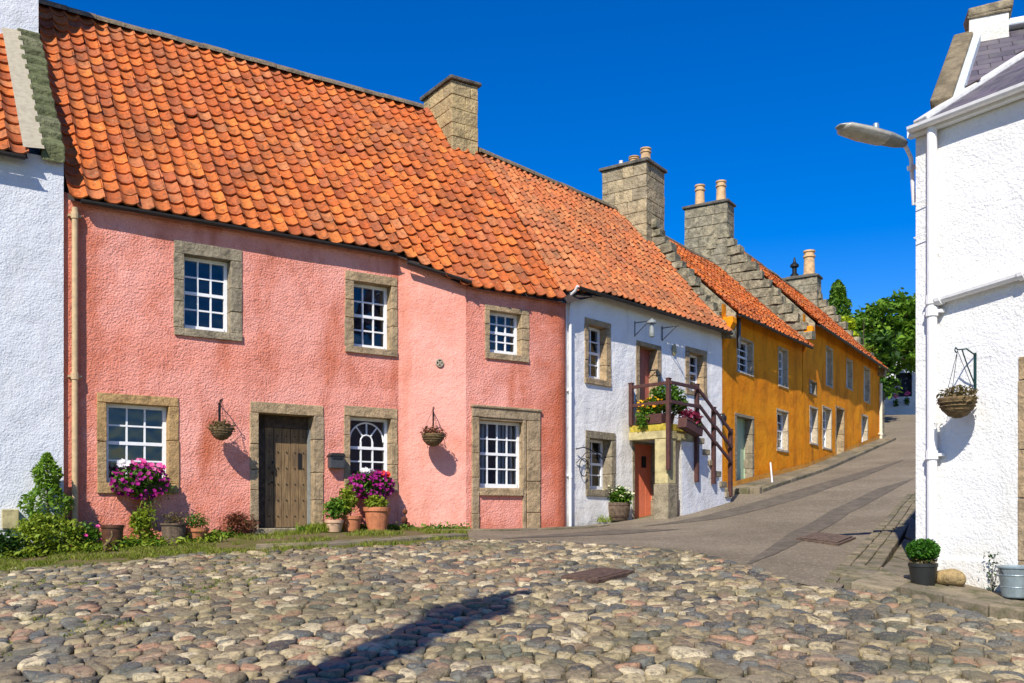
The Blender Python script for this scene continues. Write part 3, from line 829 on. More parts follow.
# --- cobbled square
edge_px = [(-60, 577), (0, 571), (100, 563), (200, 554), (300, 549), (400, 545), (470, 539), (520, 541), (600, 544), (690, 551), (745, 566), (795, 581), (838, 590), (872, 591), (900, 594), (960, 607), (1024, 624), (1060, 633)]
cob_poly = [tuple(gp(*p)[:2]) for p in edge_px] + [(6.2, 6.2), (6.2, 2.4), (-6.5, 2.4), (-9.5, 8.0)]
region('cobble_bed', cob_poly, .5, -.022, M['bed'])
def cobbles():
    r = np.random.default_rng(5)
    xs = [p[0] for p in cob_poly]; ys = [p[1] for p in cob_poly]
    sx, sy = .128, .104
    pts = []
    nx, ny = int((max(xs) - min(xs)) / sx) + 2, int((max(ys) - min(ys)) / sy) + 2
    gi = {}
    for j in range(ny):
        for i in range(nx):
            if r.random() < .25: continue
            x = min(xs) + (i + (j % 2) * .5) * sx + r.uniform(-.40, .40) * sx
            y = min(ys) + j * sy + r.uniform(-.40, .40) * sy
            gi[(i, j)] = (x, y)
    for (i, j) in list(gi):           # here and there a big flat stone
        if r.random() < .035 and (i, j) in gi:
            for d_ in ((1, 0), (-1, 0), (0, 1), (1, 1)):
                gi.pop((i + d_[0], j + d_[1]), None)
    keys = list(gi); P = np.array([gi[k] for k in keys]); ok = inside(cob_poly, P[:, 0], P[:, 1])
    V, Q, T = [], [], []; nv = 0
    M_ = 14
    for key, (x, y), o in zip(keys, P, ok):
        if not o: continue
        i, j = key
        w = .5 * .42
        poly = [(x - w, y - w), (x + w, y - w), (x + w, y + w), (x - w, y + w)]
        for dj in range(-3, 4):
            for di in range(-3, 4):
                q = gi.get((i + di, j + dj))
                if q is None or (di == 0 and dj == 0): continue
                a, b = q[0] - x, q[1] - y
                dd = a * a + b * b
                if dd > .16: continue
                poly = clip(poly, a, b, a * (x + q[0]) / 2 + b * (y + q[1]) / 2)
                if len(poly) < 3: break
            if len(poly) < 3: break
        if len(poly) < 3: continue
        for _ in range(2):     # round the corners
            n = len(poly); poly = [tuple(poly[k][c] * (1 - t) + poly[(k + 1) % n][c] * t for c in (0, 1)) for k in range(n) for t in (.25, .75)]
        pl = np.array(poly); c = pl.mean(0)
        rel = pl - c
        ang = np.arctan2(rel[:, 1], rel[:, 0]); rad = np.hypot(rel[:, 0], rel[:, 1]); od = np.argsort(ang)
        ta = np.linspace(-math.pi, math.pi, M_, endpoint=False)
        rr = np.interp(ta, np.r_[ang[od] - 2 * math.pi, ang[od], ang[od] + 2 * math.pi], np.tile(rad[od], 3))
        rr = np.maximum(rr * .5 + rr.mean() * .5, 0) if r.random() < .3 else rr
        rr = np.maximum(rr - r.uniform(.001, .007), .012) * r.uniform(.93, 1.0) * (1 + .05 * np.sin(ta * 2 + r.uniform(0, 6)) + .04 * np.sin(ta * 3 + r.uniform(0, 6)))
        size = rr.mean()
        hgt = (.007 + .078 * size) * r.uniform(.6, 1.4); tilt = r.normal(0, .10, 2); bz = r.normal(0, .006)
        flat = r.uniform(.6, 1.0)
        rings = [(1.0, -.03), (1.0, .10 * hgt), (.93, .48 * hgt), (.78, .80 * hgt), (flat * .8, .96 * hgt)]
        nz = r.normal(0, .06 * hgt + .001, (len(rings), M_))
        ca, sa = np.cos(ta), np.sin(ta)
        vv = []
        for q, (f, z) in enumerate(rings):
            X, Y = c[0] + rr * f * ca, c[1] + rr * f * sa
            Z = z + bz + (tilt[0] * (X - c[0]) + tilt[1] * (Y - c[1])) * (0 if q == 0 else 1) + (nz[q] if q else 0)
            vv.append(np.stack([X, Y, Z], 1))
        vv.append(np.array([[c[0], c[1], hgt + bz]]))
        V.append(np.concatenate(vv))
        k = np.arange(M_); k2 = (k + 1) % M_
        for q in range(len(rings) - 1):
            Q.append(np.stack([q * M_ + k, q * M_ + k2, (q + 1) * M_ + k2, (q + 1) * M_ + k], 1) + nv)
        top = len(rings) * M_
        T.append(np.stack([(len(rings) - 1) * M_ + k, (len(rings) - 1) * M_ + k2, np.full(M_, top)], 1) + nv)
        nv += top + 1
    V = np.concatenate(V); V[:, 2] += g(V[:, 0], V[:, 1])
    return tag(np_mesh('cobbles', V, [np.concatenate(Q), np.concatenate(T)], M['cobble'], smooth=True), kind='structure')
cobbles()

# --- road
road_edge = [gp(*p) for p in edge_px[6:13]]
road_poly = [(-1.0, 17.2)] + [tuple(p[:2]) for p in road_edge] + [tuple(gp(*p)[:2]) for p in ((838, 590), (853, 572), (869, 552), (886, 531), (905, 508))] + \
    [(6.8, 14.6), (9.6, 18.8), (13.2, 24.2), (17.5, 31.5), (22, 41), (27, 54), (31, 70), (24, 72), (21, 56), (17.2, 46), (14.6, 37.5), (14.4, 36.6), (8.9, 27.6), (5.5, 22.6), (1.6, 18.2), (.2, 17.6)]
region('road', road_poly, .5, -.015, M['asphalt'])
for pts in ([(640, 526), (720, 518), (800, 498), (860, 478), (905, 459), (865, 470), (790, 492), (720, 511)],
            [(742, 566), (776, 553), (815, 533), (850, 512), (914, 478), (878, 488), (830, 510), (790, 532)],
            [(500, 538), (560, 536), (620, 533.5), (680, 528.5), (610, 529), (560, 533)]):
    region('road_patch', [tuple(gp(*p)[:2]) for p in pts], .4, -.009, M['asphalt_dark'])

def slab(mb, quad, h, gap=.006, under=.08):
    q = [Vector((p[0], p[1], 0)) for p in quad]; c = sum(q, Vector()) / 4
    q = [p + (c - p).normalized() * gap for p in q]
    zj = random.uniform(-.006, .006)
    top = [(p.x, p.y, g1(p.x, p.y) + h + zj + random.uniform(-.003, .003)) for p in q]
    bot = [(p.x, p.y, z[2] - under - h) for p, z in zip(q, top)]
    mb.add(bot + top, [(3, 2, 1, 0), (4, 5, 6, 7), (0, 1, 5, 4), (1, 2, 6, 5), (2, 3, 7, 6), (3, 0, 4, 7)])
def slab_path(mb, pts, off0, off1, L, h, var=.4):
    """course of slabs along a plan polyline, between two side offsets"""
    pts = [Vector((p[0], p[1])) for p in pts]
    seg = [(pts[i+1] - pts[i]).length for i in range(len(pts) - 1)]; tot = sum(seg)
    def at(s):
        i = 0
        while i < len(seg) - 1 and s > seg[i]: s -= seg[i]; i += 1
        t = (pts[i+1] - pts[i]).normalized(); p = pts[i] + t * s
        t0 = t if i == 0 or s > .15 else (t + (pts[i] - pts[i-1]).normalized()).normalized()
        return p, Vector((-t0.y, t0.x))
    s = 0
    while s < tot - .05:
        e = min(tot, s + L * random.uniform(1 - var, 1 + var))
        (a, na), (b, nb) = at(s), at(e)
        slab(mb, [a + na * off0, b + nb * off0, b + nb * off1, a + na * off1], h); s = e

# ================================================================== HOUSES
PF = Frame(-6.245, 13.214, 1.49, 1.0, CZ - .50)           # pink house facade
WF = Frame(1.0, 17.85, .87, 1.0, CZ - .22)                # white cottage
_p = WF.w(6.0, 0)
AF = Frame(_p.x, _p.y, .70, 1.0, CZ + .40)                # first ochre house
BF = Frame(8.33, 27.2, .63, 1.0, CZ + 1.15)               # second ochre house
RF = Frame(4.25, 10.0, .645, -1.0, CZ - .75)              # white house on the right
_p = PF.w(0.0, -.05)
LF = Frame(_p.x, _p.y, 1.49, 1.0, CZ - .50)               # white house on the left
def yat(fr, px, x):
    k = (px - HX) / F
    return (k * (fr.o[1] + x * fr.u[1]) - fr.o[0] - x * fr.u[0]) / (fr.v[0] - k * fr.v[1])
def xat(fr, px, y): return fr.px(px, 500, y)[0]
def roof_hit(fr, px, py, ry, rz, tanp):
    best = None
    for i in range(0, 500):
        y = ry - 5 + i * .01
        z = fr.px(px, py, y)[1]; d = abs(z - (rz - (ry - y) * tanp))
        if best is None or d < best[0]: best = (d, y)
    return best[1]

# ------------------------------------------------------------------ pink house
ph = PF.root('pink_house', 'salmon pink harled house with steep orange pantile roof, in the middle of the row', 'house')
H = House(PF, ph)
ze = 4.43 + .50; prY, prZ = 3.3, 8.65 + .50; ptan = (prZ - ze) / (prY + .12)
sx3 = -.32
xA = xat(PF, 398.5, 0); xB = xat(PF, 466, sx3); xC = xat(PF, 563.5, -.02)
d0 = PF.rect(250, 401, 323, 534)          # front door surround
di = PF.rect(258.5, 412.5, 313.5, 532)
h1 = [H.window((97, 392.5, 178.5, 494), (106.5, 402.5, 168.5, 484), cols=3, rows=4, mat='warm_sand', n=2),
      H.window((174, 240, 241.7, 342), (184, 253.5, 230.5, 333), cols=3, rows=4, mat='grey_sand', depth=.16),
      H.window((345, 270, 397, 357.3), (353.5, 280.5, 391.5, 350.5), cols=3, rows=4, mat='sand', depth=.17),
      H.window((344, 405.5, 397, 492), (350, 416, 391, 480), cols=3, rows=4, mat='sand', arch=True, depth=.14),
      (d0[0] + .015, d0[1] - .015, -1, d0[3] - .015)]
h3l = [H.window((485, 304.5, 528.5, 363), (489.5, 310, 521, 356), y=sx3, cols=3, rows=4, mat='sand', depth=.13),
       H.window((478, 417, 526, 494), (479.5, 419.5, 524, 488.5), y=sx3, cols=4, rows=4, mat='sand', depth=.15, curtain=2)]
w = MB()
w.panel((0, 0), (xA, 0), -1, ze + .09, h1, mi=0)
zB = ze - .20 * ptan - .02
w.panel((xA, 0), (xB, sx3), -1, ze - .02, (), z1b=zB, mi=1)
xR0 = xC - .34
w.panel((xB, sx3), (xR0, sx3), -1, zB, [(a - xB, b - xB, c, d) for a, b, c, d in h3l])
arcp = [(xR0 + .34 * math.sin(t), sx3 + .34 - .34 * math.cos(t)) for t in np.linspace(0, math.pi / 2, 9)]
w.strip(arcp, -1, [min(ze + .05, zB + .30 * (p[1] - sx3) * ptan) for p in arcp])
w.panel((xC, sx3 + .34), (xC + .1, 6.9), -1, ze + .0, wav=0)
gable_fill(w, xC + .06, .1, ze - .2, prY, prZ - .40, ze - .4, yb=6.5)
gable_fill(w, .12, 0, ze, prY, prZ - .15, -1)
w.add([(0, 6.6, -1), (xC, 6.6, -1), (xC, 6.6, ze), (0, 6.6, ze)], [(3, 2, 1, 0)])
w.build('wall', [M['pink'], M['pink_smooth']], ph, smooth=True)
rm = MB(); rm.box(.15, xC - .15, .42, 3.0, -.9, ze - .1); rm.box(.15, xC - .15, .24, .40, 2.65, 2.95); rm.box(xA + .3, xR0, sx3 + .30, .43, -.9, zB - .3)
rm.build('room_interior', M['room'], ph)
# front door
dm = MB(); dx0, dx1, dz0, dz1 = di
dz0 = g1(*PF.w((dx0 + dx1) / 2, 0)[:2]) - PF.base + .06
xd = xat(PF, 265, .26)
for k in range(5):
    a = xd + (dx1 - xd) * k / 5; dm.box(a + .003, a + (dx1 - xd) / 5 - .003, .262 + random.uniform(0, .004), .30, dz0, dz1 - .20)
door = dm.build('door', M['oak'], ph, bevel=.006)
dn = MB()
for k in range(5):
    for q in range(6):
        x = xd + (dx1 - xd) * (k + .5) / 5; z = dz0 + .18 + (dz1 - .25 - dz0) * q / 6
        dn.sphere((x, .258, z), .012, 6, 4)
dn.build('nail_studs', M['iron'], door)
dh = MB(); dh.tube([(xd + .12, .25, dz0 + .85), (xd + .12, .22, dz0 + .9), (xd + .12, .22, dz0 + 1.0), (xd + .12, .25, dz0 + 1.05)], .012, 6); dh.lathe([(.03, -.01), (.03, .01)], (xd + .12, .255, dz0 + .72), 10)
dh.box(dx1 - .16, dx1 - .10, .25, .262, dz0 + .95, dz0 + 1.2); dh.build('handle', M['iron'], door)
fm = MB(); fm.box(dx0 + .0, xd - .01, .24, .31, dz0, dz1 - .01); fm.box(dx0, dx1 + .05, .24, .31, dz1 - .20, dz1 + .03); fm.build('door_frame', M['bark'], door)
jm = MB(); jm.box(dx1 - .018, dx1 - .002, .12, .235, dz0, dz1 - .21); jm.build('door_post', M['lamp_grey'], door)
bm_ = MB(); blocks_rect(bm_, d0[0], d0[1], dz0 - .3, d0[3], dx0, dx1, dz0 - .3, dz1, -.02, .36, n=5, sill=False)
bm_.build('stone_surround', M['sand'], door, bevel=.01)
st = MB(); st.box(d0[0] + .02, d0[1] - .02, -.12, .36, dz0 - .35, dz0 - .005, j=.006); st.build('doorstep', M['grey_sand'], door, bevel=.015)
# raised double margin round the low corner window (once a door)
mm = MB(); ox = PF.rect(471.5, 405, 539.5, 531, sx3); ix = PF.rect(478.5, 417, 526.5, 531, sx3)
zt, zb_ = ox[3], -.45
zsill = PF.px(500, 488.5, sx3)[1]
for (a, b) in ((ox[0], ix[0]), (ix[1], ox[1])):
    z = zb_
    while z < ix[3] - .05:
        zz = min(ix[3], z + random.uniform(.35, .7)); mm.box(a, b, sx3 - .035, sx3 + .05, z + .003, zz - .003, j=.004); z = zz
mm.box(ox[0], ox[1], sx3 - .04, sx3 + .05, ix[3], zt, j=.004)
mm.box(ox[0] - .02, ox[1] + .02, sx3 - .065, sx3 + .03, zt - .035, zt + .01, j=.003)
mm.box(ix[1] - .09, ix[1] - .02, sx3 - .03, sx3 + .05, zb_, ix[3], j=.004)
mm.box(ix[0] + .012, ix[1] - .10, sx3 - .05, sx3 + .05, zsill - .13, zsill - .005, j=.004)
mm.build('door_margin', M['sand'], ph, bevel=.01)
# roof
def pk_eave(x):
    t = min(1, max(0, (x - xA + .05) / (xB - xA)))
    return -.12 - .36 * t
xr_e = xat(PF, 564, pk_eave(xC))
yq = roof_hit(PF, 479, 156, prY, prZ, ptan); xq = xat(PF, 479, yq); bq = (prY - yq) / (prY + .48)
def pk_right(b): return np.where(np.asarray(b) > bq, xr_e + (xq - xr_e) * (1 - np.asarray(b)) / (1 - bq), xq - .06 + .0 * np.asarray(b))
roof = tiles('roof', ph, lambda b: .05, pk_right, prY, prZ, ptan, pk_eave, 'tile', seed=3, sag=.024, col_w=.222, gauge=.262)
ridge_tiles(roof, .1, xat(PF, 421, prY), prY, prZ + .02, 'ridge')
gutter(ph, [(.2, -.15, ze - .02), (xA - .12, -.15, ze - .02)], .05); gutter(ph, [(xA + .06, -.20, ze - .13), (xB, -.50, zB - .11)], .05)
downpipe(ph, xat(PF, 75, -.07), -.07, -.4, ze - .12, .042, 'pipe_tan', (2.46, 4.7), 'downpipe')
wp = MB(); x, z = PF.px(438, 363.5, -.15); wp.lathe([(.01, 0), (.075, .0), (.085, .012), (.07, .02), (.06, .012), (.01, .012)], (0, 0, 0), 20)
o = wp.build('wall_roundel', M['gutter'], ph)
wq = MB(); wq.tube([(.072 * math.cos(a), .072 * math.sin(a), .016) for a in np.linspace(0, 2 * math.pi, 25)], .013, 6)
for k in range(2): wq.beam((.06 * math.cos(k * 1.571 + .785), .06 * math.sin(k * 1.571 + .785), .02), (-.06 * math.cos(k * 1.571 + .785), -.06 * math.sin(k * 1.571 + .785), .02), .03, .012)
wq.build('roundel_cross', M['mortar'], o); yy = -.32 * (x - xA) / (xB - xA); o.scale = (.85, .85, .85); o.location = (x, yy - .012, z); o.rotation_euler = (math.radians(90), 0, math.atan2(-.32, xB - xA))
# chimney 1
cy0 = roof_hit(PF, 452, 149, prY, prZ, ptan); cx0 = xat(PF, 452, cy0); cx1 = xat(PF, 478, cy0); cy1 = yat(PF, 423.5, cx0)
cz1 = PF.px(452, 79, cy0)[1]
ch = chimney(ph, cx0, cx1, cy0, cy1, prZ - 1.4, cz1, 'chim', cope=.07, course=.30)

# ------------------------------------------------------------------ white cottage
wh = WF.root('white_cottage', 'low white harled cottage with pantile roof and red doors, between the pink and ochre houses', 'house')
H = House(WF, wh)
wze = 4.33 + .22; wrY, wrZ = 2.7, 7.70 + .22; wov = .21; wtan = (wrZ - wze) / (wrY + wov)
dU = WF.rect(636, 340, 661, 420); dUi = WF.rect(639.5, 345.5, 657, 420)
dG = WF.rect(632.5, 441, 658, 515); dGi = WF.rect(634.5, 443, 656.5, 515)
landz = WF.px(628, 426, 0)[1]
holes = [H.window((584.5, 317, 610.3, 387.5), (588, 324, 606, 381), cols=2, rows=4, mat='sand', depth=.15),
         H.window((685.5, 346, 706.5, 398), (689, 352, 703, 393), cols=2, rows=4, mat='sand', depth=.15),
         H.window((585.5, 430, 615, 497), (589.5, 438, 611, 490), cols=2, rows=4, mat='grey_sand', depth=.2),
         (dU[0] + .015, dU[1] - .015, landz - .05, dU[3] - .015), (dG[0] + .01, dG[1] - .01, -1, dG[3])]
w = MB(); w.panel((-.25, 0), (.40, 0), -1, wze + wov * wtan - .44, (), z1b=wze + wov * wtan - .24); w.panel((.40, 0), (6.02, 0), -1, wze + wov * wtan - .12, [(a - .40, b - .40, c, d) for a, b, c, d in holes])
w.add([(-.25, 5.4, -1), (6, 5.4, -1), (6, 5.4, wze), (-.25, 5.4, wze)], [(3, 2, 1, 0)]); gable_fill(w, 5.98, 0, wze, wrY, wrZ - .12, -1)
w.build('wall', M['white_cottage'], wh, smooth=True)
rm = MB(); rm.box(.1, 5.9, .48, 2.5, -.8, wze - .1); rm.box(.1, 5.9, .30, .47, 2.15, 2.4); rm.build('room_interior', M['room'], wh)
def plank_door(parent, x0, x1, z0, z1, y, mat, outer, smat, n=4, leafname='door', ztop=None, proud=.015):
    m = MB()
    for k in range(n):
        a = x0 + (x1 - x0) * k / n; m.box(a + .002, a + (x1 - x0) / n - .002, y + random.uniform(0, .003), y + .04, z0, z1)
    m.box(x0 - .05, x0, y - .02, y + .05, z0, z1 + .05); m.box(x1, x1 + .05, y - .02, y + .05, z0, z1 + .05); m.box(x0, x1, y - .02, y + .05, z1, z1 + .05)
    d = m.build(leafname, M[mat], parent, bevel=.004)
    h = MB(); h.sphere((x0 + .09, y - .03, z0 + .95), .028, 8, 6); h.lathe([(.03, -.01), (.03, .01)], (x0 + .09, y - .01, z0 + .95), 8); h.box(x0 + .07, x0 + .11, y - .008, y + .002, z0 + .78, z0 + .86); h.build('handle', M['iron'], d)
    s = MB(); blocks_rect(s, outer[0], outer[1], z0 - .1, outer[3], x0, x1, z0 - .1, z1, -proud, y + .06, n=4, sill=False)
    s.build('stone_surround', M[smat], d, bevel=.008)
    return d
upd = plank_door(wh, dUi[0], dUi[1], landz, dUi[3], .20, 'dull_red_door', dU, 'sand')
upd['label'] = 'dull red upper door at the top of the stair'
gd = plank_door(wh, dGi[0], dGi[1], -.1, dGi[3], .14, 'red_door', dG, 'grey_sand')
gd['label'] = 'bright salmon red ground floor door under the landing'
k_ = MB(); x, z = WF.px(643.5, 462, .14); k_.box(x - .08, x + .08, .125, .138, z - .12, z + .12); k_.build('door_grille', M['iron'], gd)
wl_e, wl_r = -.34, xat(WF, 479, wrY) - .1
roof = tiles('roof', wh, lambda b: wl_r + (wl_e - wl_r) * b, lambda b: 6.0, wrY, wrZ, wtan, lambda x: -wov, 'tile_old', seed=8, col_w=.205, gauge=.24, sag=.028,
             warp=lambda X_, q_: -.23 * np.clip(1 - (X_ + .25) / 1.3, 0, 1) ** 1.3 * np.clip(q_, 0, 1.1))
ridge_tiles(roof, wl_r, 5.6, wrY, wrZ + .02)
gutter(wh, [(.05, -.26, wze - .03), (6.0, -.26, wze - .03)], .05)
downpipe(wh, .09, -.05, -.3, wze - .1, .03, 'pipe_white', (1.0, 2.6), 'downpipe')
sk = MB(); sk.tube([(.05, -.26, wze - .02), (.07, -.18, wze - .10), (.09, -.05, wze - .16)], .028, 8); sk.build('pipe_offset', M['pipe_white'], wh)
pl = MB(); x, z = WF.px(673.5, 350, 0); pl.lathe([(.01, 0), (.10, 0), (.11, .015), (.01, .02)], (0, 0, 0), 16); o = pl.build('wall_plaque', M['cream_stone'], wh); o.location = (x, -.012, z); o.rotation_euler = (math.radians(90), 0, 0); o.scale = (.8, 1.15, 1)

# ------------------------------------------------------------------ ochre houses
def skew_fillet(parent, x, yf, zf, yr, zr):
    m = MB(); q = [(yf + .03, zf - .02), (yr, zr - .0), (yr, zr - .75), (yf + .03, zf - .5)]
    m.add([(x, y, z) for y, z in q] + [(x + .05, y, z + .02) for y, z in q], [(0, 1, 2, 3), (7, 6, 5, 4), (0, 4, 5, 1), (1, 5, 6, 2), (2, 6, 7, 3), (3, 7, 4, 0)])
    return m.build('skew_fillet', M['crow'], parent)
oa = AF.root('ochre_house', 'nearer ochre house with pale green door and chimney at its stepped gable', 'house', 'ochre houses up the lane')
H = House(AF, oa)
aze = 4.83 - .40; arY, arZ = 2.65, 7.58 - .40; aov = .27; atan_ = (arZ - aze) / (arY + aov)
aL = math.hypot(8.33 - AF.o[0], 27.2 - AF.o[1])
kw = dict(mat='reveal', depth=.14, n=2, proud=.006, cols=2, rows=4)
dA = AF.rect(735, 412.5, 754, 487); dAi = AF.rect(737, 416, 752.3, 487)
holes = [H.window((736.5, 335, 753.5, 377.5), (737.8, 337, 752.5, 375.5), **kw),
         H.window((778.3, 346, 788.2, 389.5), (779.2, 348, 787.5, 387.5), **kw),
         H.window((776.5, 408, 788.4, 453), (777.4, 410.5, 787.6, 450.5), **kw),
         (dA[0] + .01, dA[1] - .01, -2, dA[3] - .01)]
w = MB(); w.panel((0, 0), (aL, 0), -2, aze + aov * atan_ - .05, holes, wav=.02)
w.add([(0, 5.3, -2), (aL, 5.3, -2), (aL, 5.3, aze), (0, 5.3, aze)], [(3, 2, 1, 0)])
gable_fill(w, .03, 0, aze - .75, arY, arZ - .45, -2)
w.build('wall', M['orange'], oa, smooth=True)
p = MB(); p.panel((.02, -.035), (aL, -.035), -1.5, .38, [(dA[0], dA[1], -2, .8)], z1b=1.12, wav=.01); o = p.build('plinth', M['ochre_base'], oa, smooth=True)
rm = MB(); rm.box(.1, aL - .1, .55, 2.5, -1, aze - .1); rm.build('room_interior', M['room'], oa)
dz = g1(*AF.w((dA[0] + dA[1]) / 2, 0)[:2]) + .12 - AF.base
gdn = plank_door(oa, dAi[0], dAi[1], dz, dAi[3], .22, 'green_door', dA, 'grey_sand', proud=.008)
roof = tiles('roof', oa, lambda b: .28, lambda b: aL + .02, arY, arZ, atan_, lambda x: -aov, 'tile', seed=12, col_w=.225, gauge=.26, sag=.025)
ridge_tiles(roof, .5, aL, arY, arZ + .02)
gutter(oa, [(.35, -.32, aze - .03), (aL - .15, -.32, aze - .03)], .05)
# party gable: crow steps and big chimney
crow_steps(roof, .02, .26, -.20, aze - .62, 2.1, arZ + .0, .22)
cx0 = -.28
cya = yat(AF, 646.5, cx0); cyb = yat(AF, 602, cx0); cx1 = xat(AF, 664.5, cya)
cz1 = AF.px(646.5, 161, cya)[1]
pm = (cx0 + cx1) / 2
ch = chimney(roof, cx0, cx1, cya, cyb, arZ - 1.6, cz1, 'chim_brown', cope=.08, course=.29,
        pots=((pm, cya + (cyb - cya) * .22, .13, .42, 'pot_clay'), (pm, cya + (cyb - cya) * .48, .13, .28, 'pot_clay'), (pm, cya + (cyb - cya) * .78, .05, .26, 'pipe_white')))

ob = BF.root('ochre_house', 'farther, taller ochre house with two pot chimney, highest up the lane', 'house', 'ochre houses up the lane')
H = House(BF, ob)
bze = 5.58 - 1.15; brY, brZ = 2.9, 8.77 - 1.15; bov = .30; btan = (brZ - bze) / (brY + bov)
bL = xat(BF, 879.5, 0)
dB = BF.rect(835.3, 405, 844.5, 467); dBi = BF.rect(836.3, 407.5, 843.8, 467)
kw['n'] = 2; kw['depth'] = .16
skew_fillet(roof, .25, -aov, aze, arY, arZ)
holes = [H.window(o_, (o_[0] + .6, o_[1] + 2.2, o_[2] - .6, o_[3] - 2), **kw) for o_ in
         ((825.6, 345, 833, 389), (845.9, 357, 852.8, 391.5), (863.6, 365, 870, 404.5), (809.6, 405, 818, 446), (822.3, 405, 831.8, 451), (861, 413, 868, 450))]
holes += [H.window((809.5, 379, 816.5, 396.5), (810.2, 381, 816, 395), mat='grey_sand', depth=.12, n=1, proud=.006, cols=2, rows=2),
          (dB[0] + .01, dB[1] - .01, -2, dB[3] - .01)]
w = MB(); w.panel((0, 0), (bL, 0), -1.5, bze + bov * btan - .05, holes, wav=.03)
w.panel((bL, 0), (bL, 5.8), -1.5, bze, (), wav=0); gable_fill(w, bL - .02, 0, bze, brY, brZ - .1, bze - .2, yb=5.8)
w.add([(0, 5.8, -2), (bL, 5.8, -2), (bL, 5.8, bze), (0, 5.8, bze)], [(3, 2, 1, 0)])
gable_fill(w, .03, 0, bze - .65, brY, brZ - .5, -2); w.panel((0.03, 5.8), (0.03, 0), -2, bze, (), wav=0)
w.build('wall', M['orange'], ob, smooth=True)
p = MB(); p.panel((.02, -.035), (bL, -.035), -1.5, .36, [(dB[0], dB[1], -2, 2.5)], z1b=1.98, wav=.01); p.build('plinth', M['ochre_base'], ob, smooth=True)
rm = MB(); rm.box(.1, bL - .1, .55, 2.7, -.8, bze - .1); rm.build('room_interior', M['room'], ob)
dz = g1(*BF.w((dB[0] + dB[1]) / 2, 0)[:2]) + .10 - BF.base
plank_door(ob, dBi[0], dBi[1], dz, dBi[3], .24, 'cream_stone', dB, 'sand', proud=.008)
roof = tiles('roof', ob, lambda b: .27, lambda b: bL - .25, brY, brZ, btan, lambda x: -bov, 'tile', seed=15, col_w=.24, gauge=.28, sag=.03)
ridge_tiles(roof, .5, bL - .3, brY, brZ + .02)
gutter(ob, [(.4, -.35, bze - .03), (bL, -.35, bze - .03)], .055)
crow_steps(roof, .0, .27, -.25, bze - .50, 2.45, brZ - .14, .27)
crow_steps(roof, bL - .28, bL + .02, -.2, bze - .25, 2.4, brZ + .05, .33)
skew_fillet(roof, .24, -bov, bze, brY, brZ)
# ochre painted skewputts at the feet of both stepped gables
for par, x0, zt, root in ((oa, .0, aze, oa), (ob, .0, bze, ob)):
    s = MB(); q = [(-.02, -.02), (-.26, -.02), (-.27, -.16), (-.20, -.30), (-.12, -.48), (-.03, -.74), (-.0, -.74)]; n = len(q); zt -= .10
    s.add([(x0 + .02, y, zt + z) for y, z in q] + [(x0 + .27, y, zt + z) for y, z in q], [tuple(range(n)), tuple(range(2 * n - 1, n - 1, -1))] + [(k, n + k, n + (k + 1) % n, (k + 1) % n) for k in range(n)])
    s.build('skewputt', M['orange'], root, bevel=.03)
cx0 = -.02
cya = yat(BF, 727, cx0); cyb = yat(BF, 684.5, cx0); cx1 = cx0 + .62; cz1 = BF.px(727, 201.5, cya)[1]
pm = (cx0 + cx1) / 2
chimney(roof, cx0, cx1, cya, cyb, brZ - 1.5, cz1, 'chim_grey', cope=.07, course=.31,
        pots=((pm, cya + (cyb - cya) * .22, .15, .66, 'pot_clay'), (pm, cya + (cyb - cya) * .72, .15, .66, 'pot_clay')))
cx0 = bL - .55; cy0 = 2.2
cya = yat(BF, 817, cx0); cyb = yat(BF, 784, cx0); cz1 = BF.px(817, 276, cya)[1]
ch = chimney(roof, cx0, bL + .1, cya, cyb, brZ - 1.5, cz1, 'chim_grey', cope=.09, course=.32, pots=((bL - .22, cya + (cyb - cya) * .3, .22, 1.0, 'pot_clay'),))
c = MB(); q = (bL - .22, cya + (cyb - cya) * .75, cz1 + .12)
c.lathe([(.16, 0), (.16, .12), (.09, .2), (.09, .4), (.17, .44), (.17, .52), (.06, .62), (.03, .8), (.01, .82)], q, 14); c.build('chimney_cowl', M['iron'], ch)
x = bL - .12; downpipe(ob, x, -.07, -.6, bze - .5, .06, 'pipe_pale', (2.0,), 'downpipe')
downpipe(oa, xat(AF, 738, -.08), -.1, aze - .75, aze - .02, .05, 'box_grey', (), 'pipe_head')

# ------------------------------------------------------------------ left white house
lh = LF.root('white_gabled_house', 'white harled house with mossy gable coping at the left edge of the row', 'house')
lze = 4.87 + .50; lrY, lrZ = 3.05, 8.2 + .50; lov = .14; ltan = (lrZ - lze) / (lrY + lov)
w = MB(); w.panel((-5, 0), (0, 0), -1, lze + .08); w.panel((0, 0), (0, 6.1), -1, lze, (), wav=0); gable_fill(w, 0.0, 0, lze, lrY, lrZ + .18, lze - .2)
w.add([(-5, 6.1, -1), (0, 6.1, -1), (0, 6.1, lze), (-5, 6.1, lze)], [(3, 2, 1, 0)]); gable_fill(w, -5, 0, lze, lrY, lrZ, -1)
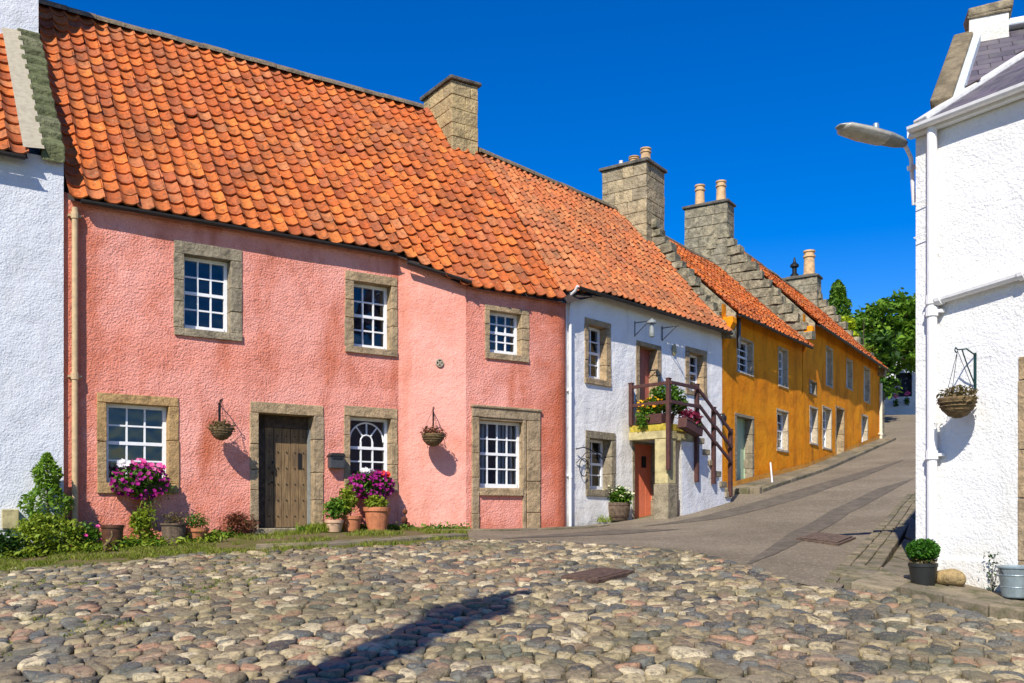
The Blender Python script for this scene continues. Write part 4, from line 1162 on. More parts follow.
# harled skewputt swelling at the foot of the coping
0 and w.strip([(-.42, -.003), (-.34, -.03), (-.2, -.045), (-.06, -.03), (0.0, .005)], lze - .7, [lze + .05] * 5, nz=4)
w.build('wall', M['white'], lh, smooth=True)
roof = tiles('roof', lh, lambda b: -5, lambda b: -.46, lrY, lrZ, ltan, lambda x: -lov, 'tile', seed=21, sag=.02)
f = MB(); a0, a1 = (-.58, -lov - .02, lze + .08), (-.58, lrY, lrZ + .10)
f.add([(-.52, -lov - .02, lze + .10), (-.26, -lov - .02, lze + .13), (-.26, lrY, lrZ + .16), (-.52, lrY, lrZ + .13)], [(0, 1, 2, 3)]); f.build('mortar_fillet', M['mortar'], roof)
s = MB(); n = 13
for k in range(n):
    y0 = -.10 + (lrY - .1) * k / n; y1 = -.10 + (lrY - .1) * (k + 1) / n + .03
    z0 = lze + (y0 + lov) * ltan; z1 = lze + (y1 + lov) * ltan
    dx = random.uniform(-.015, .02)
    s.add([(x, y, z + dz_) for x in (-.30 - dx, .02 + dx) for y, z, dz_ in ((y0, z0, -.05), (y1, z1, -.05), (y1, z1, .10), (y0, z0, .20))],
          [(0, 1, 2, 3), (7, 6, 5, 4), (0, 4, 5, 1), (1, 5, 6, 2), (2, 6, 7, 3), (3, 7, 4, 0)])
s.build('gable_coping', M['mossy'], roof, bevel=.02)
c = MB(); c.panel((-.85, lrY - .62), (0, lrY - .62), lrZ - .9, lrZ + 1.35, wav=.005); c.panel((0, lrY - .62), (0, lrY + .62), lrZ - .9, lrZ + 1.35, wav=.005)
c.panel((0, lrY + .62), (-.85, lrY + .62), lrZ - .9, lrZ + 1.35, wav=0); c.panel((-.85, lrY + .62), (-.85, lrY - .62), lrZ - .9, lrZ + 1.35, wav=0)
ch = c.build('chimney', M['white'], roof)
c = MB(); c.box(-.93, .08, lrY - .70, lrY + .70, lrZ + 1.35, lrZ + 1.47); c.build('cope', M['cope'], ch, bevel=.02)
for q in (-.3, .3):
    c = MB(); c.lathe([(.14, 0), (.12, .4), (.14, .42), (.14, .5), (.1, .5)], (-.42, lrY + q, lrZ + 1.48), 14); c.build('chimney_pot', M['pot_clay'], ch)
b_ = MB(); x, z = LF.px(10.5, 519, -.08); b_.box(x - .1, x + .1, -.10, .0, z - .13, z + .13); b_.build('meter_box', M['cream_stone'], lh, bevel=.01)
gutter(lh, [(-5, -.18, lze - .03), (-.5, -.18, lze - .03)], .05, 'gutter')

# ------------------------------------------------------------------ right white house
rh = RF.root('white_corner_house', 'bright white harled house with slate roof on the street corner, at the right', 'house')
rze = 4.10 + .75; rL = 4.2
ds = RF.rect(1019, 357, 1100, 605)
di_ = (ds[0] + .13, ds[0] + 1.05, -.5, ds[3] - .22)
w = MB(); w.panel((0, 0), (rL, 0), -1, rze + .02, [(ds[0] + .01, ds[0] + 1.17, -2, ds[3] - .01)], wav=.01)
w.panel((0, 7), (0, 0), -1, rze, (), wav=0); w.panel((rL, 0), (rL, 7), -1, rze, (), wav=0); w.add([(0, 7, -1), (rL, 7, -1), (rL, 7, rze), (0, 7, rze)], [(3, 2, 1, 0)])
w.build('wall', M['white_right'], rh, smooth=True)
x0 = RF.px(948, 560, -.03)[0]; x1 = RF.px(990, 560, -.03)[0]
p = MB(); zt = RF.px(960, 560, -.03)[1]
p.box(.22, x1, -.045, .02, -.9, zt + .02); p.build('plinth', M['white_right'], rh, bevel=.025)
dd = plank_door(rh, di_[0], di_[1], .0, di_[3], .2, 'green_iron', (ds[0], ds[0] + 1.18, 0, ds[3]), 'sand')
# roof: front slope, main slope behind it, hip flashing, gable coping
def uvpoly(name, pts, mat, parent, fr):
    P = [Vector(p) for p in pts]; nrm = (P[1] - P[0]).cross(P[2] - P[0]).normalized()
    if nrm.z < 0: nrm = -nrm
    h = Vector((0, 0, 1)).cross(nrm).normalized(); s = nrm.cross(h)
    uv = [(p.dot(h), p.dot(s)) for p in P]
    o = np_mesh(name, P, np.array([list(range(len(P)))]), M[mat], parent, uv=uv); return o
ta, tb = .66, .90
def toloc(X, Y, Z):
    dx, dy = X - RF.o[0], Y - RF.o[1]
    return (dx * RF.u[0] + dy * RF.u[1], dx * RF.v[0] + dy * RF.v[1], Z - RF.base)
ez = CZ + 4.12
hipd = Vector((1, .393)).normalized()
def hip(s):
    X, Y = 4.25 + hipd.x * s, 10 + hipd.y * s
    return Vector(toloc(X, Y, ez + .66 * (.8403 * hipd.x + .542 * hipd.y) * s))
r_d = Vector((.917, -.4)); r_n = Vector((.4, .917))         # ridge direction and inward normal of the main slope
def Bp(along, inn):
    X, Y = 4.25 + r_d.x * along + r_n.x * inn, 10 + r_d.y * along + r_n.y * inn
    return Vector(toloc(X, Y, ez + .90 * inn))
ov = -.16
frontr = uvpoly('roof', [(-.0, ov, rze + .02 + ov * ta), (rL, ov, rze + .02 + ov * ta), (rL, 2.6, rze + .02 + 2.6 * ta), tuple(hip(3.9)), tuple(hip(0) + Vector((0, 0, 0)))], 'slate', rh, RF)
m1 = uvpoly('main_slope', [tuple(hip(.05)), tuple(hip(3.9)), tuple(Bp(3.6, 1.85)), tuple(Bp(.62, 1.85)), tuple(Bp(.12, .12))], 'slate', frontr, RF)
b1 = uvpoly('back_slope', [tuple(Bp(.62, 1.85)), tuple(Bp(3.6, 1.85)), tuple(Bp(3.6, 5) - Vector((0, 0, 5.6))), tuple(Bp(.62, 5) - Vector((0, 0, 5.6)))], 'slate', frontr, RF)
f = MB(); f.beam(hip(.06) + Vector((0, 0, .02)), hip(3.9) + Vector((0, 0, .03)), .19, .06); f.build('hip_flashing', M['white_lead'], frontr, bevel=.015)
f = MB()
for q in (.75, 1.55, 2.4): f.beam(hip(q) + Vector((-.0, 0, .068)), hip(q + .05) + Vector((0, 0, .068)), .21, .012)
f.build('flashing_band', M['rust'], frontr)
f = MB(); f.beam(Bp(.62, 1.86) + Vector((0, 0, .05)), Bp(3.6, 1.86) + Vector((0, 0, .05)), .22, .09); f.build('ridge', M['lead'], frontr, bevel=.02)
f = MB(); f.beam(Bp(.25, .34) + Vector((0, 0, .0)), Bp(.52, 1.80) + Vector((0, 0, .02)), .22, .16); f.build('gable_coping', M['brown_sand'], frontr, bevel=.02)
f = MB(); f.beam(Bp(.40, .34) + Vector((0, 0, .0)), Bp(.67, 1.80) + Vector((0, 0, .02)), .09, .11); f.build('coping_flashing', M['lead'], frontr)
f = MB(); a, b = Bp(.16, .05), Bp(.55, 1.9)
f.add([tuple(hip(.02)), tuple(hip(.34)), tuple(Bp(.42, .38)), tuple(Bp(.22, .32)), ], [(0, 1, 2, 3)]); f.build('gable_wall', M['white_right'], frontr)
c0 = Bp(.78, 1.9) - Vector((0, 0, .03))
c = MB(); q = math.atan2(-.4, .917) - RF.ang
cb = MB(); cb.box(-.21, .21, -.21, .21, -.6, .13); co = cb.build('chimney', M['white_right'], frontr); co.location = c0; co.rotation_euler = (0, 0, q)
cb = MB(); cb.box(-.235, .235, -.235, .235, .13, .17); cb.box(-.24, .24, -.24, .24, .172, .27, j=.03); cb.build('cope', M['grey_sand'], co, bevel=.03)
cb = MB(); cb.lathe([(.13, .27), (.15, .28), (.14, .31), (.06, .33), (.01, .33)], (0, 0, 0), 16); cb.build('chimney_pot', M['pot_red'], co)
g_ = MB(); g_.box(-.04, rL, -.09, -.02, rze - .12, rze - .03); g_.build('fascia', M['paint_white'], rh)
gutter(rh, [(.03, ov + .01, rze - .05), (rL, ov + .01, rze - .05)], .055, 'pipe_white')
xp = xat(RF, 932, -.08)
dp = downpipe(rh, xp, -.08, .15, rze - .08, .05, 'pipe_white', (RF.px(932, 455, -.08)[1], RF.px(932, 300, -.08)[1], RF.px(932, 312, -.08)[1]), 'downpipe')
dgm = MB(); z0 = RF.px(936, 297, -.08)[1]; x2, z2 = RF.px(1024, 271, -.08)
dirx = (x2 - xp); p0 = Vector((xp + .02, -.08, z0)); p1 = Vector((xp + dirx * 2.2, -.08, z0 + (z2 - z0) * 2.2))
p0 = Vector((xp + .02, -.08, z0 - .03))
dgm.tube([p0, p1], .052, 12)
for q in (.02, .43): dgm.tube([p0.lerp(p1, q), p0.lerp(p1, q + .025)], .068, 12)
dgm.build('sloping_waste_pipe', M['pipe_white'], rh)

# ------------------------------------------------------------------ behind: small houses, walls
FHF = Frame(15.6, 48, .63, 1, CZ + 5.0)
fh = FHF.root('far_gabled_house', 'distant pinkish gabled house whose row of dark chimney pots shows over the ochre roof', 'house')
w = MB(); w.panel((0, 0), (6, 0), -2, 3.4, wav=0); w.panel((0, 6), (0, 0), -2, 3.4, wav=0); gable_fill(w, 0, 0, 3.4, 3, 5.2, 3.2); w.panel((6, 0), (6, 6), -2, 3.4, wav=0); gable_fill(w, 6, 0, 3.4, 3, 5.2, 3.2); w.add([(0, 6, -2), (6, 6, -2), (6, 6, 3.4), (0, 6, 3.4)], [(0, 1, 2, 3)])
w.build('wall', M['far_pink'], fh)
r_ = MB(); r_.add([(-.1, -.2, 3.3), (6.1, -.2, 3.3), (6.1, 3, 5.3), (-.1, 3, 5.3), (6.1, 6.2, 3.3), (-.1, 6.2, 3.3)], [(0, 1, 2, 3), (3, 2, 4, 5)]); ro = r_.build('roof', M['slate'], fh)
m = MB(); masonry(m, -.05, .75, 2.1, 3.9, 4.6, 5.9); c = m.build('chimney', [M['far_pink'], M['mortar']], ro)
for k in range(4):
    q = MB(); q.lathe([(.13, 0), (.11, .4), (.15, .42), (.15, .5), (.1, .5)], (.35, 2.35 + k * .43, 5.9), 10); q.build('chimney_pot', M['gutter'], c)
FWF = Frame(21.0, 56.5, 1.0, -.25, CZ + 5.9)
fw = FWF.root('far_white_house', 'white house in tree shade where the lane tops out', 'house')
w = MB(); w.panel((-1.5, 0), (8, 0), -2, 4.6, [(3.2, 4.1, 1.2, 2.6), (5.6, 6.5, 1.2, 2.6)], wav=0); w.panel((-1.5, 5), (-1.5, 0), -2, 4.6, wav=0); w.panel((8, 0), (8, 5), -2, 4.6, wav=0); w.build('wall', M['far_white'], fw)
r_ = MB(); r_.add([(-1.8, -.3, 4.5), (8.3, -.3, 4.5), (8.3, 2.5, 6.4), (-1.8, 2.5, 6.4), (8.3, 5.3, 4.5), (-1.8, 5.3, 4.5)], [(0, 1, 2, 3), (3, 2, 4, 5)]); r_.build('roof', M['slate'], fw)
for q in (3.2, 5.6): sash(fw, q, q + .9, 1.2, 2.6, .1, 2, 4)
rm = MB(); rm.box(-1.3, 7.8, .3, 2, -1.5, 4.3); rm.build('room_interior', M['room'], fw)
# rubble wall running on up the lane past the ochre houses
gw = thing('garden_wall', 'dark rubble garden wall in shade past the end of the ochre houses', 'wall', BF.w(bL + .1, .05, 0))
m = MB(); p0 = BF.w(bL + .1, .05); p1 = Vector((17.0, 45.5, 0)); p2 = Vector((20.3, 54.5, 0))
for (a, b) in ((p0, p1), (p1, p2)):
    n = 18; dv = (b - a); dv.z = 0; nn = Vector((-dv.y, dv.x, 0)).normalized() * .2
    for k in range(n):
        pa, pb = a + dv * k / n, a + dv * (k + 1) / n
        for cidx in range(6):
            z0 = g1(pa.x, pa.y) - .2 + cidx * .34
            q = [pa - nn, pb - nn, pb + nn, pa + nn]
            q = [Vector((v.x, v.y, 0)) - Vector((gw.location.x, gw.location.y, 0)) for v in q]
            dzb = g1(pb.x, pb.y) - g1(pa.x, pa.y)
            zs = [0, dzb, dzb, 0]
            m.add([(v.x + random.uniform(-.02, .02), v.y + random.uniform(-.02, .02), z0 + zz - gw.location.z) for v, zz in zip(q, zs)] + [(v.x + random.uniform(-.02, .02), v.y + random.uniform(-.02, .02), z0 + zz + .33 - gw.location.z) for v, zz in zip(q, zs)],
                  [(3, 2, 1, 0), (4, 5, 6, 7), (0, 1, 5, 4), (1, 2, 6, 5), (2, 3, 7, 6), (3, 0, 4, 7)])
m.build('wall_courses', M['rubble'], gw)

# ================================================================== STREET EDGES
m = MB()
for fr, L, w0, w1 in ((AF, aL, .85, .62), (BF, bL, .60, .45)):
    n = int(L / .8)
    for k in range(n):
        a, b = L * k / n, L * (k + 1) / n
        wa, wb = w0 + (w1 - w0) * k / n, w0 + (w1 - w0) * (k + 1) / n
        slab(m, [fr.w(a, -wa), fr.w(b, -wb), fr.w(b, .02), fr.w(a, .02)], .065, .004, .15)
tag(m.build('pavement', M['slab'], bevel=.01), kind='structure')
m = MB()
for fr, L, w0, w1 in ((AF, aL, .85, .62), (BF, bL, .60, .45)):
    n = int(L / .7)
    for k in range(n):
        a, b = L * k / n, L * (k + 1) / n
        wa, wb = w0 + (w1 - w0) * k / n, w0 + (w1 - w0) * (k + 1) / n
        slab(m, [fr.w(a, -wa - .15), fr.w(b, -wb - .15), fr.w(b, -wb), fr.w(a, -wa)], .075, .005, .2)
slab_path(m, [AF.w(-.02, -.05), AF.w(-.02, -1.0)], -.18, 0, .5, .13)
tag(m.build('kerb', M['slab'], bevel=.015), kind='structure')
# flags and kerb in front of the right house
m = MB()
for r0, r1, L in ((-.32, -.01, .42), (-.58, -.325, .36), (-.80, -.585, .40)):
    slab_path(m, [RF.w(-.55 if r0 > -.7 else -.2, 0), RF.w(4.0, 0)], r0 * 1.0, r1, L, .03, .45)
tag(m.build('right_pavement', M['slab'], bevel=.012), kind='structure')
m = MB()
slab_path(m, [RF.w(-.35, 0), RF.w(4.0, 0)], -.96, -.82, .5, .042, .4)
kp = [gp(*p) for p in ((846, 583), (858, 567), (873, 549), (889, 530), (906, 507), (918, 494))]
slab_path(m, kp, -.07, .07, .30, .022, .4); slab_path(m, kp, .085, .20, .26, .012, .45); slab_path(m, kp, -.24, -.085, .30, .035, .45)
tag(m.build('right_kerb', M['slab'], bevel=.012), kind='structure')
m = MB()
big = [gp(*p) for p in ((850, 587), (893, 594), (912, 585), (880, 575))]; slab(m, big, .045)
for q in (((880, 573), (912, 583), (915, 566), (893, 560)), ((893, 558), (915, 564), (916, 545), (904, 541)), ((905, 538), (917, 543), (918, 524), (911, 518))): slab(m, [gp(*p) for p in q], .035)
tag(m.build('corner_flagstones', M['slab'], bevel=.015), kind='structure')
# worn flags and turf verge along the pink house
m = MB(); slab_path(m, [gp(*p) for p in ((255, 549), (330, 546), (400, 541), (468, 536))], -.02, .30, .62, .03, .5)
slab_path(m, [PF.w(xA + .4, -.62), PF.w(xC + .1, -.75), WF.w(.6, -.5)], -.1, .2, .5, .015, .4)
tag(m.build('flagstone_edging', M['slab'], bevel=.012), kind='structure')
vp = [(-60, 579), (0, 573.5), (100, 565), (200, 556), (300, 551), (400, 547), (470, 540)]
verge_out = [tuple(gp(*p)[:2]) for p in vp]
verge = verge_out + [tuple(PF.w(xB, -.30)[:2]), tuple(PF.w(xA, .02)[:2]), tuple(PF.w(0, .02)[:2]), tuple(LF.w(-2.5, .02)[:2])]
region('verge', verge, .4, -.006, M['earth'])
def scatter(poly, n, r=rng):
    xs = [p[0] for p in poly]; ys = [p[1] for p in poly]; out = []
    while len(out) < n:
        x = r.uniform(min(xs), max(xs), n); y = r.uniform(min(ys), max(ys), n); k = inside(poly, x, y)
        out += list(zip(x[k], y[k]))
    P = np.array(out[:n]); return np.c_[P, g(P[:, 0], P[:, 1]) - .01]
P = scatter(verge, 60000)
dens = np.array([mnoise.noise((p[0] * 1.6, p[1] * 1.6, 4)) for p in P])
xl_ = np.array([(p[0] - PF.o[0]) * PF.u[0] + (p[1] - PF.o[1]) * PF.u[1] for p in P]); yl_ = np.array([(p[0] - PF.o[0]) * PF.v[0] + (p[1] - PF.o[1]) * PF.v[1] for p in P])
keep = (dens > np.where(xl_ < 2.9, .0, .06) + .25 * np.array([mnoise.noise((p[0] * 5, p[1] * 5, 1)) for p in P])) & (rng.random(len(P)) < .75) & ~((xl_ > 2.4) & (yl_ < -.55) & (xl_ < 5.0) & (rng.random(len(P)) < .5))
blades('grass', P[keep], .055, .006, 'grass', kind='stuff')
# moss and grass tufts between the cobbles
cl = [tuple(gp(*p)[:2]) for p in ((-20, 572), (160, 559), (300, 552), (250, 600), (120, 640), (60, 690), (-20, 690))]
P = scatter(cl, 16000); dens = np.array([mnoise.noise((p[0] * 1.1, p[1] * 1.1, 9)) + .35 * mnoise.noise((p[0] * 6, p[1] * 6, 2)) for p in P])
blades('grass_tufts', P[dens > .22], .03, .005, 'grass', kind='stuff')
# leafy ground cover at the foot of the pink wall
def foot(x0, x1, y0, y1, n): 
    xs, ys = rng.uniform(x0, x1, n), rng.uniform(y0, y1, n)
    P = np.array([tuple(PF.w(a, b)[:2]) for a, b in zip(xs, ys)]); return np.c_[P, g(P[:, 0], P[:, 1]) + np.abs(rng.normal(0, .04, n))]
P = foot(-.9, 2.0, -.95, -.30, 1500); P[:, 2] += np.abs(rng.normal(0, .045, len(P))); o = leafmesh('taller_weeds', P, .07, 'leaf_yg', aspect=.35); o['kind'] = 'stuff'
P = np.r_[foot(-.9, 1.9, -.75, -.05, 3600), foot(1.8, 2.4, -.4, -.02, 500), foot(3.35, 5.4, -.38, -.02, 800), foot(5.4, 6.3, -.55, -.3, 260)]
o = leafmesh('ground_cover', P, .06, 'leaf', aspect=.6); o['kind'] = 'stuff'
mh = gp(598, 577)
t = thing('manhole_cover', 'rusty square iron cover set among the cobbles', 'manhole cover', mh, 0)
def ground_quad(mb, pix, h, th=.03):
    q = [gp(*p) for p in pix]; top = [(p.x - mh.x, p.y - mh.y, g1(p.x, p.y) + h - mh.z) for p in q]; bot = [(a, b, c - th - .05) for a, b, c in top]
    mb.add(bot + top, [(3, 2, 1, 0), (4, 5, 6, 7), (0, 1, 5, 4), (1, 2, 6, 5), (2, 3, 7, 6), (3, 0, 4, 7)])
m = MB(); ground_quad(m, ((561, 580), (597, 585), (635, 575), (600, 571.5)), .045); m.build('frame', M['rust'], t, bevel=.006)
m = MB(); ground_quad(m, ((566, 579.6), (597, 583.6), (629, 575.4), (600, 572.4)), .055); lid = m.build('lid', M['rust'], t, bevel=.005)
dg = gp(825, 538)
t = thing('drain_cover', 'flat rusty drain grating in the asphalt lane near the white corner house', 'drain cover', dg, 0)
mh = dg
m = MB(); ground_quad(m, ((796, 539), (838, 545), (856, 538), (815, 533)), .012); m.build('frame', M['drain'], t)
m = MB()
A, B_, C_, D_ = [gp(*p) for p in ((800, 539), (838, 544), (852, 538.2), (816, 533.8))]
for k in range(9):
    u = (k + .5) / 9; a, b = A.lerp(B_, u) - dg, D_.lerp(C_, u) - dg
    m.beam(a + Vector((0, 0, .024)), b + Vector((0, 0, .024)), .07, .010)
m.build('grating', M['drain'], t)

# ================================================================== FORESTAIR of the white cottage
x0 = xat(WF, 628, 0); D = .95; x1 = xat(WF, 697, -D); x2 = xat(WF, 730.5, -D)
lz = landz
sroot = WF.w(x0, 0, 0)
st = thing('forestair', 'stone outside stair with landing and maroon timber railing on the white cottage', 'stair', sroot, WF.ang)
X = lambda x: x - x0
gz = lambda x, y: g1(*WF.w(x, y)[:2]) - WF.base
m = MB(); m.box(.02, X(x1), -D, -.02, lz - .14, lz, j=.004); m.build('landing', M['yellow_moss'], st, bevel=.012)
m = MB(); m.box(-.03, .30, -D - .02, -.03, lz - .30, lz - .143); m.box(.0, X(x1) - .02, -D + .02, -D + .22, lz - .32, lz - .144); m.build('lintel_beam', M['cream_stone'], st, bevel=.01)
pb = gz(x0, -D) - .1
m = MB(); m.box(-.02, .30, -D, -D + .30, pb + .78, lz - .303); pil = m.build('pillar', M['cream_stone'], st, bevel=.015)
m = MB(); m.box(-.04, .32, -D - .02, -D + .32, pb - .2, pb + .777, j=.01); m.build('pillar_base', M['grey_sand'], pil, bevel=.02)
m = MB(); n = 7; za = gz(x2, -D) - .02; rise = (lz - za) / n; run = (x2 - x1) / (n - 1)
xs0 = x0 + .62
for k in range(n - 1):
    a = x1 + run * k
    m.box(X(a), X(a + run) + .03, -D - .03, -.03, lz - rise * (k + 1) - .12, lz - rise * (k + 1), j=.006)
m.build('steps', M['grey_sand'], st, bevel=.012)
m = MB(); pts = [(xs0, pb - .4), (x2 + .02, za - .5)]
for k in range(n - 1): pass
xs0 = x0 + .55
prof = [(X(xs0), pb - .5), (X(x2) + .05, pb - .5), (X(x2) + .05, za - .0)]
for k in range(n - 2, -1, -1):
    zt = lz - rise * (k + 1) - .122; prof += [(X(x1 + run * (k + 1)), zt), (X(x1 + run * k), zt)]
prof += [(X(x1), lz - .325), (X(xs0), lz - .325)]
nn = len(prof)
m.add([(a, -D + .01, z) for a, z in prof] + [(max(a, X(dG[1] + .06)), -.02, z) for a, z in prof], [tuple(range(nn)), tuple(range(2 * nn - 1, nn - 1, -1))] + [(k, (k + 1) % nn, nn + (k + 1) % nn, nn + k)[::-1] for k in range(nn)])
m.build('stair_wall', M['white_old'], st)
posts = [(631, 384, 426, -.06, 0), (668.5, 379, 470, -D - .04, 1), (696.8, 385, 482, -D - .04, 1), (713.6, 408, 484, -D - .04, 1), (730.3, 430, 496, -D - .04, 1)]
tops = []
for px_, y0_, y1_, yy, _ in posts:
    if yy > -.5: xx = x0 + .03
    else: xx = xat(WF, px_, yy)
    zt = WF.px(px_, y0_, yy)[1]; zb = WF.px(px_, y1_, yy)[1]
    m = MB(); m.box(X(xx) - .042, X(xx) + .042, yy - .04, yy + .04, zb, zt); m.box(X(xx) - .05, X(xx) + .05, yy - .048, yy + .048, zt, zt + .025)
    m.build('railing_post', M['rail_wood'], st, bevel=.008); tops.append((X(xx), yy, zt, zb))
def rails(a, b, dzs, mat='rail_wood'):
    for dz_ in dzs:
        m = MB(); m.beam((a[0], a[1] - .05 if a[1] < -.5 else a[1], a[2] - dz_), (b[0], b[1] - .05, b[2] - dz_), .035, .07); m.build('rail', M[mat], st, bevel=.006)
rails(tops[0], tops[1], (.07, .45)); rails(tops[1], tops[2], (.07, .45)); rails(tops[2], tops[3], (.10, .42, .75)); rails(tops[3], tops[4], (.07, .40, .73))

# ------------------------------------------------------------------ planters on the stair
def trough(name, label, cat, loc, rz, L, W, Hh, mat, group=None, tilt=0):
    t = thing(name, label, cat, loc, rz, group); t.rotation_euler = (0, tilt, rz)
    m = MB()
    for (a, b, c, d) in ((-L/2, L/2, -W/2, -W/2 + .02), (-L/2, L/2, W/2 - .02, W/2), (-L/2, -L/2 + .02, -W/2 + .021, W/2 - .021), (L/2 - .02, L/2, -W/2 + .021, W/2 - .021)): m.box(a, b, c, d, 0, Hh)
    m.box(-L/2 + .02, L/2 - .02, -W/2 + .02, W/2 - .02, .01, .03); m.box(-L/2 - .01, L/2 + .01, -W/2 - .012, -W/2, Hh * .8, Hh); m.build('box', M[mat], t, bevel=.006)
    s = MB(); s.box(-L/2 + .021, L/2 - .021, -W/2 + .021, W/2 - .021, Hh - .06, Hh - .02); s.build('soil', M['soil'], t)
    return t
wl = lambda x, y, z: WF.w(x, y, z)
t = trough('window_box', 'brown planter with yellow flowers at the left of the stair landing', 'planter', wl(x0 + .10, -.48, lz + .005), WF.ang + math.pi / 2, .62, .20, .2, 'rail_wood')
leafmesh('foliage', blob((0, 0, .32), (.36, .16, .20), 420, .3), .09, 'leaf', t, aspect=.5); leafmesh('hanging_foliage', blob((.1, .16, .08), (.16, .08, .26), 130, .2), .09, 'leaf', t, aspect=.45)
flowermesh('flowers', blob((0, .02, .40), (.34, .16, .16), 46, .8), .075, 'fl_yellow', t, (0, .6, 1))
t = pot_thing('potted_shrub', 'round leafy green shrub in a pot at the outer corner of the stair landing', 'potted plant', wl(x0 + .52, -.62, lz + .002), pot_prof(.10, .15, .24), 'brown_glaze', .13, .20)
leafmesh('foliage', blob((0, 0, .52), (.42, .36, .34), 1300, .35), .085, 'leaf_mid', t, aspect=.5); stems(t, (0, 0, .2), [(random.uniform(-.2, .2), random.uniform(-.2, .2), .55) for _ in range(7)])
leafmesh('dark_foliage', blob((-.30, -.1, .34), (.18, .18, .24), 260, .3), .07, 'fl_crimson', t, aspect=.45)
xx = xat(WF, 690, -D - .22)
t = trough('window_box', 'tilted brown planter of crimson leaves hung on the stair railing', 'planter', wl(xx, -D - .22, WF.px(690, 432, -D - .22)[1]), WF.ang, .66, .2, .2, 'rail_wood', tilt=.22)
leafmesh('foliage', blob((.02, 0, .30), (.36, .16, .17), 520, .3), .075, 'fl_crimson', t, aspect=.4); leafmesh('green_foliage', blob((.1, 0, .22), (.34, .15, .1), 120, .3), .06, 'leaf', t)

# ------------------------------------------------------------------ small things on the white cottage
def wall_lantern(x, z, label, lamp=True):
    t = thing('wall_bracket', label, 'bracket', WF.w(x, 0, z), WF.ang, 'iron brackets over the upper door')
    m = MB(); m.box(-.012, .012, -.014, 0, -.22, .10); m.tube([(0, -.01, .06), (.0, -.42, .06)], .011, 6); m.tube([(0, -.01, -.20), (0, -.36, .055)], .009, 6); m.build('arm', M['box_grey'], t)
    if lamp:
        q = MB(); q.lathe([(.02, .04), (.035, .03), (.045, -.06), (.06, -.2), (.05, -.27), (.02, -.29)], (0, -.42, 0), 14); q.build('lamp_glass', M['lamp_grey'], t)
        q = MB(); q.lathe([(.01, .10), (.08, .05), (.10, .02), (.10, .0)], (0, -.42, 0), 14); q.build('lamp_cap', M['lamp_grey'], t)
    return t
x, z = WF.px(634.5, 326, 0); wall_lantern(x, z, 'iron bracket carrying a lamp above the dull red upper door')
x, z = WF.px(662, 331, 0); wall_lantern(x, z, 'bare iron bracket right of the upper door, beside the wall plaque', False)
t = thing('iron_hook', 'curled iron hose hook low on the corner of the white cottage', 'hook', WF.w(.42, 0, 1.45), WF.ang)
m = MB(); m.tube([(-.15, -.05, .06), (.0, -.12, .10), (.18, -.28, .0), (.30, -.34, -.12), (.36, -.30, -.02), (.28, -.26, .04)], .012, 6); m.tube([(-.1, -.02, -.2), (.05, -.14, .0), (.16, -.26, -.01)], .010, 6)
m.tube([(.3, -.1 + .34 * math.cos(a) * 0 - .06, -.35 + .3 * math.sin(a)) if False else (.10 + .14 * math.cos(a), -.05, -.28 + .17 * math.sin(a)) for a in np.linspace(0, 5.4, 22)], .009, 6); m.build('ironwork', M['iron'], t)
t = thing('wall_lamp', 'small black lamp on the right end of the white cottage wall beside the ochre house', 'lamp', WF.w(5.8, 0, WF.px(722, 418, 0)[1]), WF.ang)
m = MB(); m.lathe([(.03, -.2), (.07, -.05), (.07, .0), (.02, .06)], (0, -.16, 0), 10); m.box(-.02, .02, -.17, 0, .05, .08); m.build('lamp_body', M['iron'], t)
b = gp(617, 520)
t = thing('barrel_planter', 'half barrel planter of green leaves with cream flowers in front of the white cottage', 'planter', (b.x, b.y, b.z - .01), 0)
m = MB(); m.lathe([(.20, 0), (.24, .10), (.265, .24), (.26, .36), (.235, .36), (.235, .28)], (0, 0, 0), 26); m.build('tub', M['barrel'], t)
m = MB()
for z in (.07, .28): m.lathe([(.262 if z > .2 else .238, z), (.268 if z > .2 else .246, z + .03)], (0, 0, 0), 26)
m.build('hoop', M['rust'], t); m = MB(); m.lathe([(.23, .30), (.23, .33)], (0, 0, 0), 18); m.build('soil', M['soil'], t)
leafmesh('foliage', blob((0, 0, .46), (.33, .30, .22), 1100, .4), .07, 'leaf', t, aspect=.6); flowermesh('flowers', blob((0, 0, .56), (.36, .3, .16), 110, .8), .05, 'fl_cream', t, (0, -.4, 1))
b = gp(574, 521); t = pot_thing('potted_plant', 'low dark pot of mixed leaves with a pale bowl at the downpipe foot', 'potted plant', b, pot_prof(.13, .19, .12), 'brown_glaze', .17, .09)
leafmesh('foliage', np.r_[blob((0, 0, .24), (.22, .18, .14), 330, .3), blob((.25, -.05, .18), (.18, .12, .13), 160, .3)], .06, 'leaf_mid', t)
m = MB(); m.lathe([(.05, .10), (.10, .15), (.11, .2), (.09, .25), (.08, .25)], (.03, -.12, 0), 14); m.build('pale_bowl', M['cream_stone'], t)
b = gp(597, 522); P = np.c_[rng.normal(b.x, .14, 260), rng.normal(b.y, .10, 260), np.full(260, b.z)]
o = blades('weed_clump', P, .12, .008, 'leaf_yg'); tag(o, 'yellow green weeds growing between the barrel planter and the downpipe', 'weeds')

